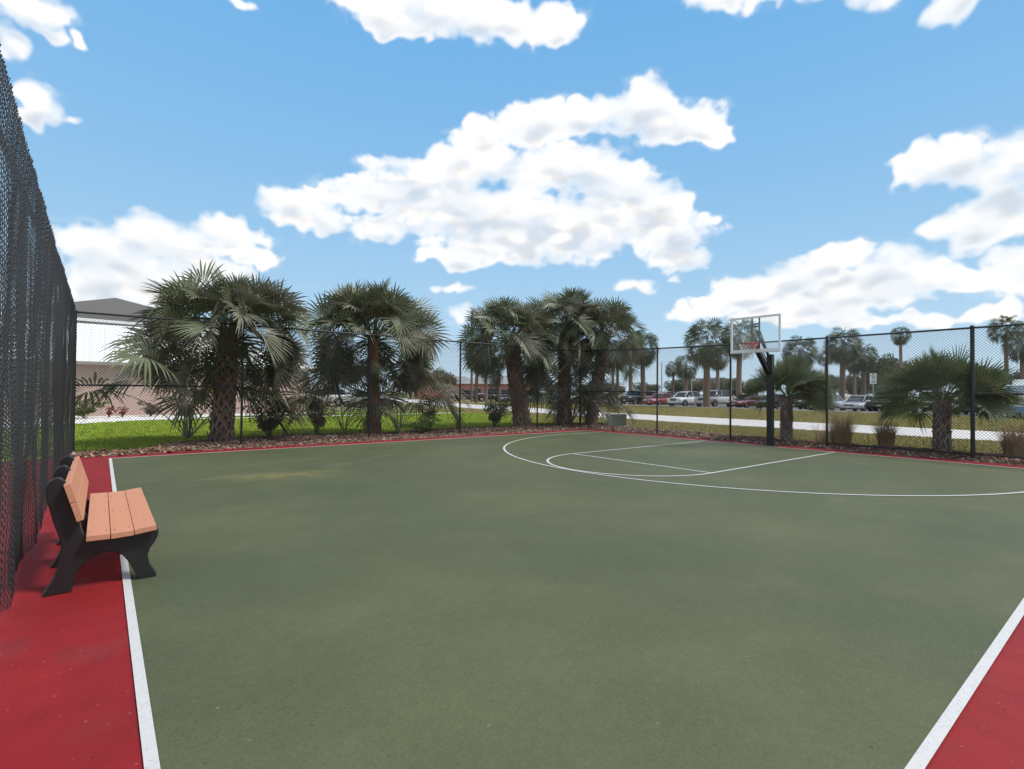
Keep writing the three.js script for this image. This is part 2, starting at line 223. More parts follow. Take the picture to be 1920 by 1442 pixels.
{ const R = rngOf(8), pal = []; for (let i = 0; i < 30; i++) { const k = .75 + .5 * R(), y = R(); pal.push(L(mix(.24, .33, y) * k, mix(.35, .39, y) * k, .03 * k)); }
  const a = [], ok = (x, z) => z < -10.0 + edgeBack(x) + .1 && !(z < -23 && z > -24.5);
  for (let i = 0; a.length < 46000 && i < 300000; i++) { const d = Math.pow(R(), 1.5), z = mix(-8.6, -27, d), x = mix(-17, 5.3, R()); if (ok(x, z)) a.push([x, -.045, z, R() * 6.3, 0, 0, .8 + .5 * R()]); }
  scatter('lawn_grass', tuft(3, 9, .055, .10), std(0xffffff, .85, { side: 2 }), a, pal, 'bright green mown grass of the lawn behind the palms', 'grass');
  const pal2 = []; for (let i = 0; i < 30; i++) { const k = .75 + .5 * R(), y = R(); pal2.push(L(mix(.24, .44, y) * k, mix(.26, .33, y) * k, mix(.06, .16, y) * k)); }
  const b = [];
  for (let i = 0; i < 24000; i++) { const z = mix(9, -14, R()), x = mix(2.6, 8.2, R()); b.push([x, -.05, z, R() * 6.3, 0, 0, .8 + .6 * R()]); }
  for (let i = 0; i < 4000; i++) { const z = mix(-10, -33, R()), x = mix(5.8, 8.6 - Math.min(0, z + 14) * .12, R()); b.push([x, -.05, z, R() * 6.3, 0, 0, .9 + .7 * R()]); }
  for (let i = 0; i < 30000; i++) { const z = mix(12, -46, R()), x = mix(14.9 - Math.min(0, z + 16) * .15, 32.3, R()); b.push([x, -.05, z, R() * 6.3, 0, 0, 1.1 + R()]); }
  scatter('verge_grass', tuft(4, 9, .065, .11), std(0xffffff, .85, { side: 2 }), b, pal2, 'olive and straw coloured grass of the verges along the driveway', 'grass'); }

// ------------------------------------------------------------------ chain-link fences
const vinyl = std(L(.022, .022, .025), .38), postMat = std(L(.014, .014, .016), .38);
function linkPanel(len, y0, y1, pitch, wire) {   // woven wires seen as two crossing sets of diagonals, local x along, y up
  const g = [], H = y1 - y0, add = (xa, ya, xb, yb, dz) => { const a = V(xa, ya, dz), b = V(xb, yb, -dz); g.push(rod(a, b, wire, 4)); };
  for (let s = -H; s < len; s += pitch) { let xa = s, ya = y0, xb = s + H, yb = y1; if (xa < 0) { ya -= xa; xa = 0; } if (xb > len) { yb -= xb - len; xb = len; } if (xb - xa > .02) { add(xa, ya, xb, yb, .003); } }
  for (let s = 0; s < len + H; s += pitch) { let xa = s, ya = y0, xb = s - H, yb = y1; if (xa > len) { ya += xa - len; xa = len; } if (xb < 0) { yb += xb; xb = 0; } if (xa - xb > .02) { add(xa, ya, xb, yb, -.003); } }
  return merge(g);
}
const post = (h, r = .032) => { const pts = [[0, -.3], [r, -.3], [r, h - .02], [r * 1.15, h - .02], [r * 1.15, h + .01], [r * .8, h + .035], [0, h + .045]].map(([x, y]) => new THREE.Vector2(x, y)); return new THREE.LatheGeometry(pts, 12); };
{ // behind the far sideline
  const f = thing('chain_link_fence', 'black chain link fence along the palms and lawn behind the court', 'fence', [0, 0, -8.15], 0);
  const xs = [-15.17, -11.76, -8.22, -4.93, -1.37, 1.02], H = 3.22;
  xs.forEach((x, i) => { const p = part('post', post(H, i === 0 || i === 5 ? .042 : .03), postMat, f); p.position.x = x; });
  part('top_rail', rod(V(xs[0], H - .02, 0), V(xs[5], H - .02, 0), .024, 8), postMat, f);
  part('middle_rail', rod(V(xs[0], 1.56, 0), V(xs[1], 1.56, 0), .02, 8), postMat, f);
  part('middle_rail', rod(V(xs[4], 1.56, 0), V(xs[5], 1.56, 0), .02, 8), postMat, f);
  part('bottom_wire', rod(V(xs[0], .07, .02), V(xs[5], .07, .02), .004, 4), postMat, f);
  for (let i = 0; i < 5; i++) { const m = part('chain_link_mesh', linkPanel(xs[i + 1] - xs[i], .06, H, .068, .0026), vinyl, f); m.position.set(xs[i], 0, .035); m.userData.kind = 'stuff'; }
}
{ // behind the hoop
  const f = thing('chain_link_fence', 'black chain link fence behind the basketball hoop and baseline', 'fence', [1.02, 0, 0], 0);
  const zs = [-8.15, -4.33, -1.56, 1.24, 4.29, 7.4], hs = [3.22, 3.1, 3.06, 3.06, 3.06, 3.06];
  for (let i = 1; i < 6; i++) { const p = part('post', post(hs[i], i === 4 ? .042 : .03), postMat, f); p.position.z = zs[i]; }
  for (let i = 0; i < 5; i++) {
    part('top_rail', rod(V(0, hs[i] - .02, zs[i] + .05), V(0, hs[i + 1] - .02, zs[i + 1]), .024, 8), postMat, f);
    const m = part('chain_link_mesh', linkPanel(zs[i + 1] - zs[i], .12, (hs[i] + hs[i + 1]) / 2 - .01, .068, .0026), vinyl, f); m.rotation.y = -Math.PI / 2; m.position.set(-.035, 0, zs[i]); m.userData.kind = 'stuff';
  }
  for (const i of [0, 4]) part('middle_rail', rod(V(0, 1.53, zs[i] + .05), V(0, 1.5, zs[i + 1]), .02, 8), postMat, f);
  for (const i of [3, 4]) part('bottom_rail', rod(V(0, .14, zs[i]), V(0, .13, zs[i + 1]), .02, 8), postMat, f);
}
{ // beside the bench: slack, rippled wire netting
  const f = thing('chain_link_fence', 'tall slack black chain link fence with rippled netting behind the bench', 'fence', [-15.2, 0, 0], 0);
  const z0 = -8.02, z1 = 5.2, H = 3.26, pos = [];
  const off = (z, y) => { const e = sstep(3.28, 2.7, y), lo = sstep(1.6, .2, y); return e * .36 * (.034 * Math.sin(z * 3.1 + .7 * Math.sin(y * 1.4 + z * .6) + .6) + .020 * Math.sin(z * 6.7 + y * .9 + 2 * n2(z * .4, y * .35)) + .03 * n2(z * .75, y * .55 + 4) + .012 * n2(z * 2.6, y * 2.2)) + .03 * lo * n2(z * 1.3, 8) + .025 + (y > 3 ? .018 * sstep(3, 3.3, y) : 0); };
  const zag = (z, y) => .010 * n2(z * 1.2, y * 3.0) * 1;
  const wire = .0028, dx = .026, dy = .027;
  const seg = (a, b) => { // three-sided wire
    const t = b.clone().sub(a).normalize(), u = V(1, 0, 0).cross(t).normalize(), w = t.clone().cross(u); const c = [0, 2.094, 4.189].map((k) => u.clone().multiplyScalar(Math.cos(k) * wire).addScaledVector(w, Math.sin(k) * wire));
    for (let k = 0; k < 3; k++) { const p = c[k], q = c[(k + 1) % 3]; pos.push(a.x + p.x, a.y + p.y, a.z + p.z, b.x + p.x, b.y + p.y, b.z + p.z, b.x + q.x, b.y + q.y, b.z + q.z, a.x + p.x, a.y + p.y, a.z + p.z, b.x + q.x, b.y + q.y, b.z + q.z, a.x + q.x, a.y + q.y, a.z + q.z); }
  };
  let k = 0;
  for (let z = z0; z < z1; z += dx, k++) {
    const yb = .05 + .035 * n2(z * 1.1, 3) + .02 * n2(z * 6, 1), yt = H + .04 + .02 * n2(z * .6, 6) + .08 * sstep(-1.5, 3.2, z); let prev = null, j = 0;
    for (let y = yb; y <= yt; y += dy, j++) {
      const zz = z + ((j + k) % 2 ? dx * .54 : -dx * .02) + 0, pt = V(off(zz, y) + ((j % 2) ? .0025 : -.0025), y + .02 * n2(zz * .8, y * .4), zz);
      if (prev) seg(prev, pt); prev = pt;
    }
    if (prev) { const a = prev.clone().add(V(.006, .008, dx * .3)), b = prev.clone().add(V(.002, .001, dx * .55)); seg(prev, a); seg(a, b); }   // knuckled top
  }
  const m = part('chain_link_mesh', raw(pos), vinyl, f); m.userData.kind = 'stuff';
  for (const z of [-5.2, -2.3, .6, 3.5]) { const p = part('post', post(3.2, .03), postMat, f); p.position.set(-.06, 0, z); }
  part('top_rail', rod(V(-.05, 3.2, z0), V(-.05, 3.2, z1), .022, 8), postMat, f);
}

// ------------------------------------------------------------------ bench
{
  const b = thing('park_bench', 'park bench with orange brown planks on black frames beside the fence', 'bench', [-14.99, .0065, 0], 0);
  const prof = [[.00, 0], [.03, .05], [.06, .11], [.085, .19], [.10, .29], [.095, .38], [.06, .50], [.032, .62], [.012, .72], [.014, .78], [.035, .812], [.075, .825], [.10, .80], [.14, .65], [.18, .51], [.205, .41], [.225, .368], [.37, .358], [.51, .362], [.655, .385], [.668, .36], [.665, .32], [.645, .275], [.615, .235], [.60, .18], [.615, .10], [.66, .02], [.655, 0], [.555, 0], [.54, .05], [.505, .14], [.455, .215], [.40, .25], [.335, .258], [.28, .245], [.23, .21], [.19, .165], [.165, .10], [.15, .01], [.145, 0]];
  const sh = new THREE.Shape(); sh.moveTo(...prof[0]);
  const cv = new THREE.SplineCurve(prof.slice(0, 13).map((p) => new THREE.Vector2(...p))); sh.setFromPoints([...cv.getPoints(36), ...prof.slice(13).map((p) => new THREE.Vector2(...p))]);
  const fg = new THREE.ExtrudeGeometry(sh, { depth: .055, bevelEnabled: true, bevelThickness: .009, bevelSize: .009, bevelSegments: 3, curveSegments: 8 });
  const black = std(0xffffff, .4, { map: texture(256, 256, (u, v) => { const g = .013 * (1 + .3 * tile(u, v, 30) + .3 * tile(u, v, 90, 3)); return lin(g, g, g * 1.05); }, true, [3, 3]) });
  for (const z of [2.03, 1.27, .47]) { const m = part('frame', fg, black, b); m.position.z = z - .0275; }
  const woodTex = texture(512, 128, (u, v) => { const a = tile(u * .5, v, 26), c = tile(u, v, 120, 5), d = tile(u, v * .3, 90, 2), g = 1 + .07 * a + .07 * c + .09 * d - .16 * sstep(.5, .8, tile(u, v, 34, 21)); return lin(.50 * g, .225 * g, .134 * g); });
  const wood = std(0xffffff, .72, { map: woodTex, bumpMap: bumpOf(6, 2), bumpScale: .0006 });
  const plank = (w, t, x, y, rot) => { const g = new RoundedBoxGeometry(w, t, 1.95, 2, .004), p = g.attributes.position, uv = []; for (let i = 0; i < p.count; i++) uv.push(p.getZ(i) * .6, p.getX(i) * 2 + p.getY(i) * 2); g.setAttribute('uv', new THREE.Float32BufferAttribute(uv, 2)); const m = part('plank', g, wood, b); m.rotation.z = rot; m.position.set(x, y, 1.17); };
  plank(.139, .042, .302, .3835, -.03); plank(.139, .042, .446, .3825, .035); plank(.139, .042, .588, .396, .12);
  const br = Math.atan2(.30, -.085);
  plank(.140, .042, .1405, .725, br); plank(.140, .042, .1800, .588, br);
const scrM = std(L(.20, .12, .08), .5), scrG = new THREE.CylinderGeometry(.005, .005, .003, 8); for (const z of [2.03, 1.27, .47]) for (const x of [.25, .35, .40, .49]) part('screw', scrG, scrM, b).position.set(x, .4052 + (x > .42 ? .0015 : 0), z);
}
// ------------------------------------------------------------------ hoop
{
  const h = thing('basketball_hoop', 'basketball hoop with clear backboard, red rim and black square pole', 'basketball hoop', [.2, 0, .08], 0);
  const pm = std(L(.012, .012, .013), .4), dark = std(L(.02, .02, .022), .45), fr = std(L(.72, .74, .78), .4), red = std(L(.42, .018, .018), .4);
  part('pole', box(.155, 2.9, .155, 0, 1.15, 0, .012), pm, h);
  part('base_plate', box(.30, .02, .30, 0, .018, 0), pm, h);
  for (const [a, c] of [[1, 1], [1, -1], [-1, 1], [-1, -1]]) part('anchor_bolt', new THREE.CylinderGeometry(.012, .012, .05, 6).translate(a * .12, .045, c * .12), dark, h);
  const X = -.84, zc = -.03;
  part('arm', merge([bar(V(0, 2.02, zc), V(X + .1, 2.72, zc), .10, .12), bar(V(0, 2.52, zc), V(X + .1, 3.22, zc), .05, .05), bar(V(.0, 2.3, zc - .06), V(X + .1, 2.98, zc - .06), .035, .035)]), pm, h);
  part('brace', merge([bar(V(X + .06, 3.2, zc - .11), V(X + .42, 2.75, zc - .11), .03, .02), bar(V(X + .06, 3.2, zc + .11), V(X + .42, 2.75, zc + .11), .03, .02), bar(V(.0, 2.1, zc + .08), V(X + .32, 2.62, zc + .08), .02, .02)]), dark, h);
  part('mounting_frame', merge([box(.03, .97, .035, X + .045, 3.13, zc - .10), box(.03, .97, .035, X + .045, 3.13, zc + .10), box(.03, .04, .20, X + .046, 3.40, zc), box(.03, .04, .20, X + .046, 3.33, zc), box(.03, .05, .20, X + .046, 2.75, zc)]), dark, h);
  const W = 1.39, H2 = .96, yc = 3.13;
  const bf = part('backboard_frame', merge([box(.035, .055, W, X, yc + H2 / 2 - .0275, zc), box(.035, .055, W, X, yc - H2 / 2 + .0275, zc), box(.035, H2 - .11, .055, X, yc, zc + W / 2 - .0275), box(.035, H2 - .11, .055, X, yc, zc - W / 2 + .0275)]), fr, h);
  part('backboard_glass', box(.012, H2 - .10, W - .10, X + .002, yc, zc), new THREE.MeshPhysicalMaterial({ color: L(.92, .95, .94), roughness: .08, transmission: 1, thickness: 0, ior: 1.49 }), h);
  part('edge_padding', merge([box(.06, .05, W + .01, X, yc - H2 / 2 - .02, zc, .012)]), std(L(.68, .70, .74), .6), h);
  const ry = 2.83, rc = X - .155 - .228;
  const rim = new THREE.TorusGeometry(.228, .0095, 8, 40); rim.rotateX(Math.PI / 2); rim.translate(rc, ry, zc);
  part('rim', merge([rim, bar(V(X - .03, ry - .005, zc - .06), V(rc + .2, ry - .005, zc - .10), .02, .02), bar(V(X - .03, ry - .005, zc + .06), V(rc + .2, ry - .005, zc + .10), .02, .02)]), red, h);
  part('rim_bracket', merge([box(.05, .17, .20, X - .045, ry - .03, zc, .01), box(.12, .03, .15, X - .10, ry - .02, zc)]), red, h);
  const net = [], N = 12; // net of knotted cord
  const np = (i, k) => { const a = (i + (k % 2) * .5) / N * 6.2832, r = [.222, .20, .175, .15, .135, .13, .138][k]; return V(rc + Math.cos(a) * r, ry - .012 - k * .068, zc + Math.sin(a) * r); };
  for (let k = 0; k < 6; k++) for (let i = 0; i < N; i++) { net.push(rod(np(i, k), np(i + (k % 2 ? 0 : -1), k + 1), .0042, 4)); net.push(rod(np(i, k), np(i + (k % 2 ? 1 : 0), k + 1), .0042, 4)); }
  part('net', merge(net), std(L(.68, .67, .64), .9), h);
}
// ------------------------------------------------------------------ palms
const leafMats = (list) => list.map(([r, g, b]) => new THREE.MeshPhysicalMaterial({ color: L(r, g, b), roughness: .62, side: 2, transmission: .34, thickness: 0 }));
const sabalMats = leafMats([[.145, .166, .084], [.118, .140, .070], [.172, .186, .106], [.195, .196, .130], [.128, .155, .072], [.22, .205, .145]]);
const greenMats = leafMats([[.12, .178, .05], [.095, .15, .044], [.14, .19, .066], [.19, .215, .06]]);
const dryFrond = leafMats([[.20, .125, .065], [.16, .105, .055]]);
function frondGeo(seed, elev, Lp, Lb, o = {}) {   // costapalmate fan leaf: stalk, recurved midrib, split segments; grows along +x
  const R = rngOf(seed), P = [], bend = (o.bend ?? 38) * D2R * (elev > 75 ? .5 : 1), e0 = elev * D2R, tri = (a, b, c) => P.push(a.x, a.y, a.z, b.x, b.y, b.z, c.x, c.y, c.z);
  let x = 0, y = 0, ang = e0; const path = [[0, 0, ang]], NS = 7;
  for (let i = 1; i <= NS; i++) { ang = Math.max(e0 - bend * (i / NS) ** 1.3, -1.45); x += Math.cos(ang) * Lp / NS; y += Math.sin(ang) * Lp / NS; path.push([x, y, ang]); }
  const w0 = o.stalk ?? .017;
  for (let i = 0; i < NS; i++) { const [x0, y0, a0] = path[i], [x1, y1, a1] = path[i + 1], r0 = mix(w0, w0 * .5, i / NS), r1 = mix(w0, w0 * .5, (i + 1) / NS), q = (X, Y, A, r) => [V(X - Math.sin(A) * r * .6, Y + Math.cos(A) * r * .6, 0), V(X + Math.sin(A) * r * .5, Y - Math.cos(A) * r * .5, r), V(X + Math.sin(A) * r * .5, Y - Math.cos(A) * r * .5, -r)], A = q(x0, y0, a0, r0), B = q(x1, y1, a1, r1); for (let k = 0; k < 3; k++) { const n = (k + 1) % 3; tri(A[k], B[k], B[n]); tri(A[k], B[n], A[n]); } }
  const Lc = Lb * (o.costa ?? .42), curl = (o.curl ?? 62) * D2R, NC = 8, costa = [[x, y, ang]];
  for (let i = 1; i <= NC; i++) { const a = Math.max(ang - curl * (i / NC), -1.75); x += Math.cos(a) * Lc / NC; y += Math.sin(a) * Lc / NC; costa.push([x, y, a]); }
  const n = o.n ?? 44, keel = (o.keel ?? 26) * D2R, twist = (R() - .5) * .5, rho = (R() < .5 ? -1 : 1) * (.25 + .75 * R()) * (o.roll ?? .9), cr = Math.cos(rho), sr = Math.sin(rho);
  for (let i = 0; i < n; i++) {
    const s = -1 + 2 * (i + .5) / n, as = Math.abs(s), sg = Math.sign(s), t = Math.pow(1 - as, .85) * NC, ci = Math.min(NC - 1, Math.floor(t)), fr = t - ci, c0 = costa[ci], c1 = costa[ci + 1];
    const ox = mix(c0[0], c1[0], fr), oy = mix(c0[1], c1[1], fr), a = mix(c0[2], c1[2], fr), th = as * (o.fan ?? 128) * D2R + (R() - .5) * .05;
    const T = V(Math.cos(a), Math.sin(a), 0), N0 = V(-Math.sin(a), Math.cos(a), 0), N = N0.clone().multiplyScalar(cr).add(V(0, 0, -sr)), Z1 = N0.clone().multiplyScalar(sr).add(V(0, 0, cr)).multiplyScalar(sg), kk = keel * (.6 + .4 * as) + twist * sg * .3, S = Z1.clone().multiplyScalar(Math.cos(kk)).addScaledVector(N, Math.sin(kk));
    const dir = T.clone().multiplyScalar(Math.cos(th)).addScaledVector(S, Math.sin(th)).normalize(), len = Lb * (.66 + .16 * Math.sin(as * Math.PI)) * (.88 + .2 * R());
    const W = dir.clone().cross(N.clone().multiplyScalar(Math.cos(kk)).addScaledVector(Z1, -Math.sin(kk))).normalize(), U = W.clone().cross(dir).normalize(); if (U.y < 0 && N.y > 0) U.negate();
    const dr = (o.droop ?? .30) * (.6 + .9 * R()) + (R() < .12 ? .35 : 0), at = (k) => V(ox, oy, 0).addScaledVector(dir, len * k).add(V(0, -dr * len * k * k * k, 0));
    const w1 = len * .4 * (2 * (o.fan ?? 128) * D2R / n) * .56 + .004, rows = [[.4, w1], [.72, w1 * .72]], b0 = at(.02);
    const mk = ([k, w]) => { const c = at(k); return [c.clone().addScaledVector(W, w), c.clone().addScaledVector(U, -w * .55), c.clone().addScaledVector(W, -w)]; }, r1 = mk(rows[0]), r2 = mk(rows[1]), tip = at(1);
    tri(b0, r1[0], r1[1]); tri(b0, r1[1], r1[2]);
    for (let k = 0; k < 2; k++) { tri(r1[k], r2[k], r2[k + 1]); tri(r1[k], r2[k + 1], r1[k + 1]); tri(r2[k], tip, r2[k + 1]); }
  }
  return raw(P);
}
const ELEV = [86, 70, 54, 38, 22, 6, -12, -32, -52];
const setOf = (seed, Lp, Lb, o) => ELEV.map((e, i) => [0, 1, 2].map((k) => frondGeo(seed + i * 10 + k, e + (k - 1) * 5, Lp * (i < 2 ? .8 : 1) * (.9 + .1 * k), Lb, { ...o, curl: (o?.curl ?? 62) * (i > 6 ? .5 : 1) * [.7, 1, 1.5][k], bend: (o?.bend ?? 38) * [.6, 1, 1.6][k] })));
const sabalSet = setOf(100, .92, .78, { curl: 40, bend: 26, droop: .13, n: 38 }), spikySet = setOf(400, .80, 1.0, { curl: 18, droop: .04, keel: 24, bend: 16, roll: .8, n: 36, fan: 108, costa: .26 });
const youngSet = [86, 78, 70, 62, 50].map((e, i) => [0, 1].map((k) => frondGeo(700 + i * 10 + k, e, 1.35 + .15 * k, .88, { bend: 48, curl: 55, droop: .34, stalk: .014, n: 38 })));
const bootGeo = (() => { const a = bar(V(-.115, 0, .0), V(-.01, .27, .03), .046, .02), b = bar(V(.115, 0, .0), V(.01, .27, .03), .046, .02), c = bar(V(0, .22, .03), V(0, .33, .065), .06, .02); return merge([a, b, c]); })();
const bootMats = [[.22, .15, .105], [.17, .115, .082], [.28, .215, .165], [.145, .10, .075]].map(([r, g, b]) => std(L(r, g, b), .92));
const paleBoots = [[.30, .255, .21], [.24, .20, .165], [.38, .33, .28], [.19, .155, .125]].map(([r, g, b]) => std(L(r, g, b), .92));
const barkTex = texture(512, 512, (u, v) => { const a = tile(u, v, 16), b = tile(u, v * 1, 60, 3), c = tile(u, v, 120, 7), d = clamp(.5 + .4 * a + .4 * b + .3 * c); return lin(mix(.08, .24, d), mix(.056, .16, d), mix(.044, .118, d)); }, true, [2, 3]);
const barkMat = std(0xffffff, .95, { map: barkTex, bumpMap: bumpOf(5, 7), bumpScale: .02 });
const redBarkMat = std(L(1.55, 1.05, .85), .95, { map: barkTex, bumpMap: bumpOf(5, 7), bumpScale: .02 });
const greyBark = std(L(1.5, 1.6, 1.7), .95, { map: barkTex, bumpMap: bumpOf(5, 7), bumpScale: .02 });
function trunkGeo(base, topV, r0, r1, seed) { const R = rngOf(seed), ns = 16, nr = 14, pos = [], uv = [], idx = []; for (let i = 0; i <= nr; i++) { const t = i / nr, r = mix(r0, r1, t) * (1 + (t < .12 ? .18 * (1 - t / .12) : 0)), cx = topV.x * (t + .10 * Math.sin(t * 3.1)), cz = topV.z * t, y = base + (topV.y - base) * t; for (let j = 0; j <= ns; j++) { const a = j / ns * 6.2832, k = 1 + .06 * n3(Math.cos(a) * 2, t * 9, Math.sin(a) * 2 + seed); pos.push(cx + Math.cos(a) * r * k, y, cz + Math.sin(a) * r * k); uv.push(j / ns, t); } } for (let i = 0; i < nr; i++) for (let j = 0; j < ns; j++) { const a = i * (ns + 1) + j, b = a + ns + 1; idx.push(a, b, a + 1, b, b + 1, a + 1); } const g = new THREE.BufferGeometry(); g.setAttribute('position', new THREE.Float32BufferAttribute(pos, 3)); g.setAttribute('uv', new THREE.Float32BufferAttribute(uv, 2)); g.setIndex(idx); g.computeVertexNormals(); return g; }
const YUP = V(0, 1, 0);
function palm(label, x, z, o) {   // h: growing point; top: its offset; r: trunk radius; boots: [from, to] heights
  const p = thing('palm_tree', label, 'palm tree', [x, o.y ?? 0, z], 0, o.group), R = rngOf(o.seed), topV = V(o.lean?.[0] ?? 0, o.h, o.lean?.[1] ?? 0);
  const tr = part('trunk', trunkGeo(-.1, topV, o.r, o.r * (o.taper ?? .86), o.seed), o.bark ?? barkMat, p);
  if (o.boots) { const [y0, y1] = o.boots, dy = o.bootStep ?? .15, per = Math.max(5, Math.round(6.283 * o.r / .24)); let row = 0;
    for (let y = y0; y < y1; y += dy, row++) for (let i = 0; i < per; i++) { const t = (y + .1) / (o.h + .1), a = (i + (row % 2) * .5 + (R() - .5) * .16) / per * 6.2832, rr = mix(o.r, o.r * (o.taper ?? .86), t) * (1 + (t < .12 ? .18 * (1 - t / .12) : 0)) + .004, m = part('leaf_base', bootGeo, (o.bark === greyBark ? paleBoots : bootMats)[Math.floor(R() * 3.6)], tr); m.position.set(topV.x * (t + .10 * Math.sin(t * 3.1)) + Math.sin(a) * rr, y, topV.z * t + Math.cos(a) * rr); m.rotation.set((R() - .3) * .12, a, (R() - .5) * .14, 'YXZ'); const s = (o.bootSize ?? 1) * (.85 + .3 * R()); m.scale.set(s, s * (.8 + .4 * R()), s); } }
  const set = o.set ?? sabalSet, mats = o.mats ?? sabalMats, N = o.n ?? 46, lim = o.clear;
  for (let k = 0; k < N; k++) {
    const q = Math.pow((k + .5) / N, o.pow ?? 1.0), e = Math.min(set.length - 1, Math.floor(q * (o.low ?? (set.length > 6 ? 7.3 : set.length)))); let az = k * 2.39996 + R() * .5;
    const sc = o.scale * (.86 + .26 * R());
    if (lim) { const reach = (e > 5 ? 1.75 : e > 1 ? 1.9 : .9) * sc, hy = o.h + (2 - e * .42) * sc; for (let w = 0; w < 9; w++) { if (lim(x + topV.x + Math.cos(az) * reach, z + topV.z - Math.sin(az) * reach, hy)) break; az += .75; } }
    const gs = set[e], m = part('frond', gs[Math.floor(R() * gs.length)], e >= (o.dryFrom ?? 8) && R() < (o.dry ?? .3) ? dryFrond[k % 2] : mats[Math.floor(R() * mats.length)], p), up = set === youngSet ? 0 : -.12 * e * o.scale * .45;
    m.position.set(topV.x + Math.cos(az) * o.r * .55, topV.y + up * .6 + .05, topV.z - Math.sin(az) * o.r * .55); m.rotation.set((R() - .5) * (set === youngSet ? .4 : 1.1), az, (R() - .5) * .3, 'YXZ'); m.scale.setScalar(sc);
  }
  return p;
}
const backClear = (x, z, y) => y > 3.3 || z < -8.45, sideClear = (x, z, y) => y > 3.2 || x > 1.12;
palm('largest fan palm, stout cross-hatched trunk, beside the corner of the slack fence', -12.05, -9.25, { seed: 21, h: 3.05, r: .25, boots: [.0, 2.5], lean: [.12, .1], scale: 1.28, n: 96, clear: backClear, dryFrom: 7, dry: .12 });
palm('round-crowned fan palm with reddish brown trunk between two young palms', -7.42, -9.65, { seed: 22, h: 3.3, r: .21, bark: redBarkMat, boots: [-.05, .75], bootStep: .2, lean: [-.05, 0], scale: 1.36, n: 104, clear: backClear, dryFrom: 6, dry: .10 });
palm('fan palm with the thickest brown cross-hatched trunk, beside a fence post', -1.12, -9.3, { seed: 23, h: 3.55, r: .31, boots: [.0, 3.35], lean: [-.5, -.2], scale: 1.22, n: 80, clear: backClear, dryFrom: 8, dry: .3 });
palm('tallest fan palm of the corner clump, upright trunk behind young fronds', 1.15, -9.25, { seed: 24, h: 4.35, r: .24, boots: [.0, 4.0], lean: [-.05, .1], scale: 1.18, n: 70, clear: backClear });
palm('fan palm with a trunk leaning towards the hoop at the fence corner', 2.1, -8.6, { seed: 25, h: 3.95, r: .23, boots: [.3, 3.7], lean: [.52, .35], scale: 1.1, n: 66 });
palm('short green spiky fan palm right behind the hoop pole', 1.62, -.10, { seed: 26, h: 1.42, r: .145, bark: greyBark, boots: [-.02, 1.25], bootSize: .62, bootStep: .1, scale: .72, n: 64, set: spikySet, mats: greenMats, low: 5.9, clear: sideClear, dryFrom: 6, dry: .4 });
palm('short wide green fan palm beside the thick fence post near the straw grasses', 2.15, 3.50, { seed: 27, h: 1.36, r: .165, bark: greyBark, boots: [-.02, 1.2], bootSize: .66, bootStep: .1, scale: .84, n: 70, set: spikySet, mats: greenMats, low: 6.0, clear: sideClear, dryFrom: 6, dry: .5 });
const young = (label, x, z, o) => palm(label, x, z, { h: .12, r: .07, n: 12, scale: 1, set: youngSet, pow: 1, clear: (a, b) => b < -8.3, group: 'young palms behind the fence', ...o });
young('young trunkless palm with long arching stalks left of the largest palm', -12.85, -9.25, { seed: 31, n: 14, scale: 1.45 });
young('young trunkless palm on the lawn side of the reddish trunk', -8.35, -9.9, { seed: 32, n: 11, scale: 1.15 });
young('young trunkless palm between the reddish trunk and the bright green bush', -6.5, -9.6, { seed: 33, n: 12, scale: 1.2 });
young('dense dark young palm filling the foot of the corner clump', 1.35, -9.0, { seed: 34, n: 20, scale: 1.55 });
young('small young palm at the fence corner beside the green cabinet', 2.0, -8.75, { seed: 35, n: 12, scale: 1.0, clear: null });
{ const g = frondGeo(990, 80, .9, .55, { fan: 14, n: 12, keel: 60, curl: 8, droop: .02 }); const m = single('palm_leaf', g, leafMats([[.26, .36, .05]])[0], 'unopened yellow green palm leaf standing among the arching stalks', 'leaf'); m.position.set(-12.72, .55, -9.15); m.scale.setScalar(.8); }

// ------------------------------------------------------------------ far palms: trunk and a crown of fans
function farCrown(seed, o = {}) { const R = rngOf(seed), gs = [], N = (o.n ?? 34) + 12; for (let k = 0; k < N; k++) { const q = (k + .5) / N, el = mix(82, o.low ?? -50, q) + (R() - .5) * 12, g = frondGeo(seed + k, el, .95, .95, { n: 22, bend: 30, curl: 48, droop: .2 }); g.scale(.55, .55, .55); const m = new THREE.Matrix4().makeRotationFromEuler(new THREE.Euler((R() - .5) * .5, k * 2.4 + R() * .5, 0, 'YXZ')); g.applyMatrix4(m); g.translate(0, (.5 - q) * .25, 0); gs.push(g); } const P = []; for (const g of gs) for (const v of g.attributes.position.array) P.push(v); return raw(P); }
const crowns = [farCrown(2000), farCrown(2100, { n: 28 }), farCrown(2200, { low: -20, n: 24 })];
const farGreen = leafMats([[.11, .13, .062], [.128, .14, .072], [.095, .12, .054]]);
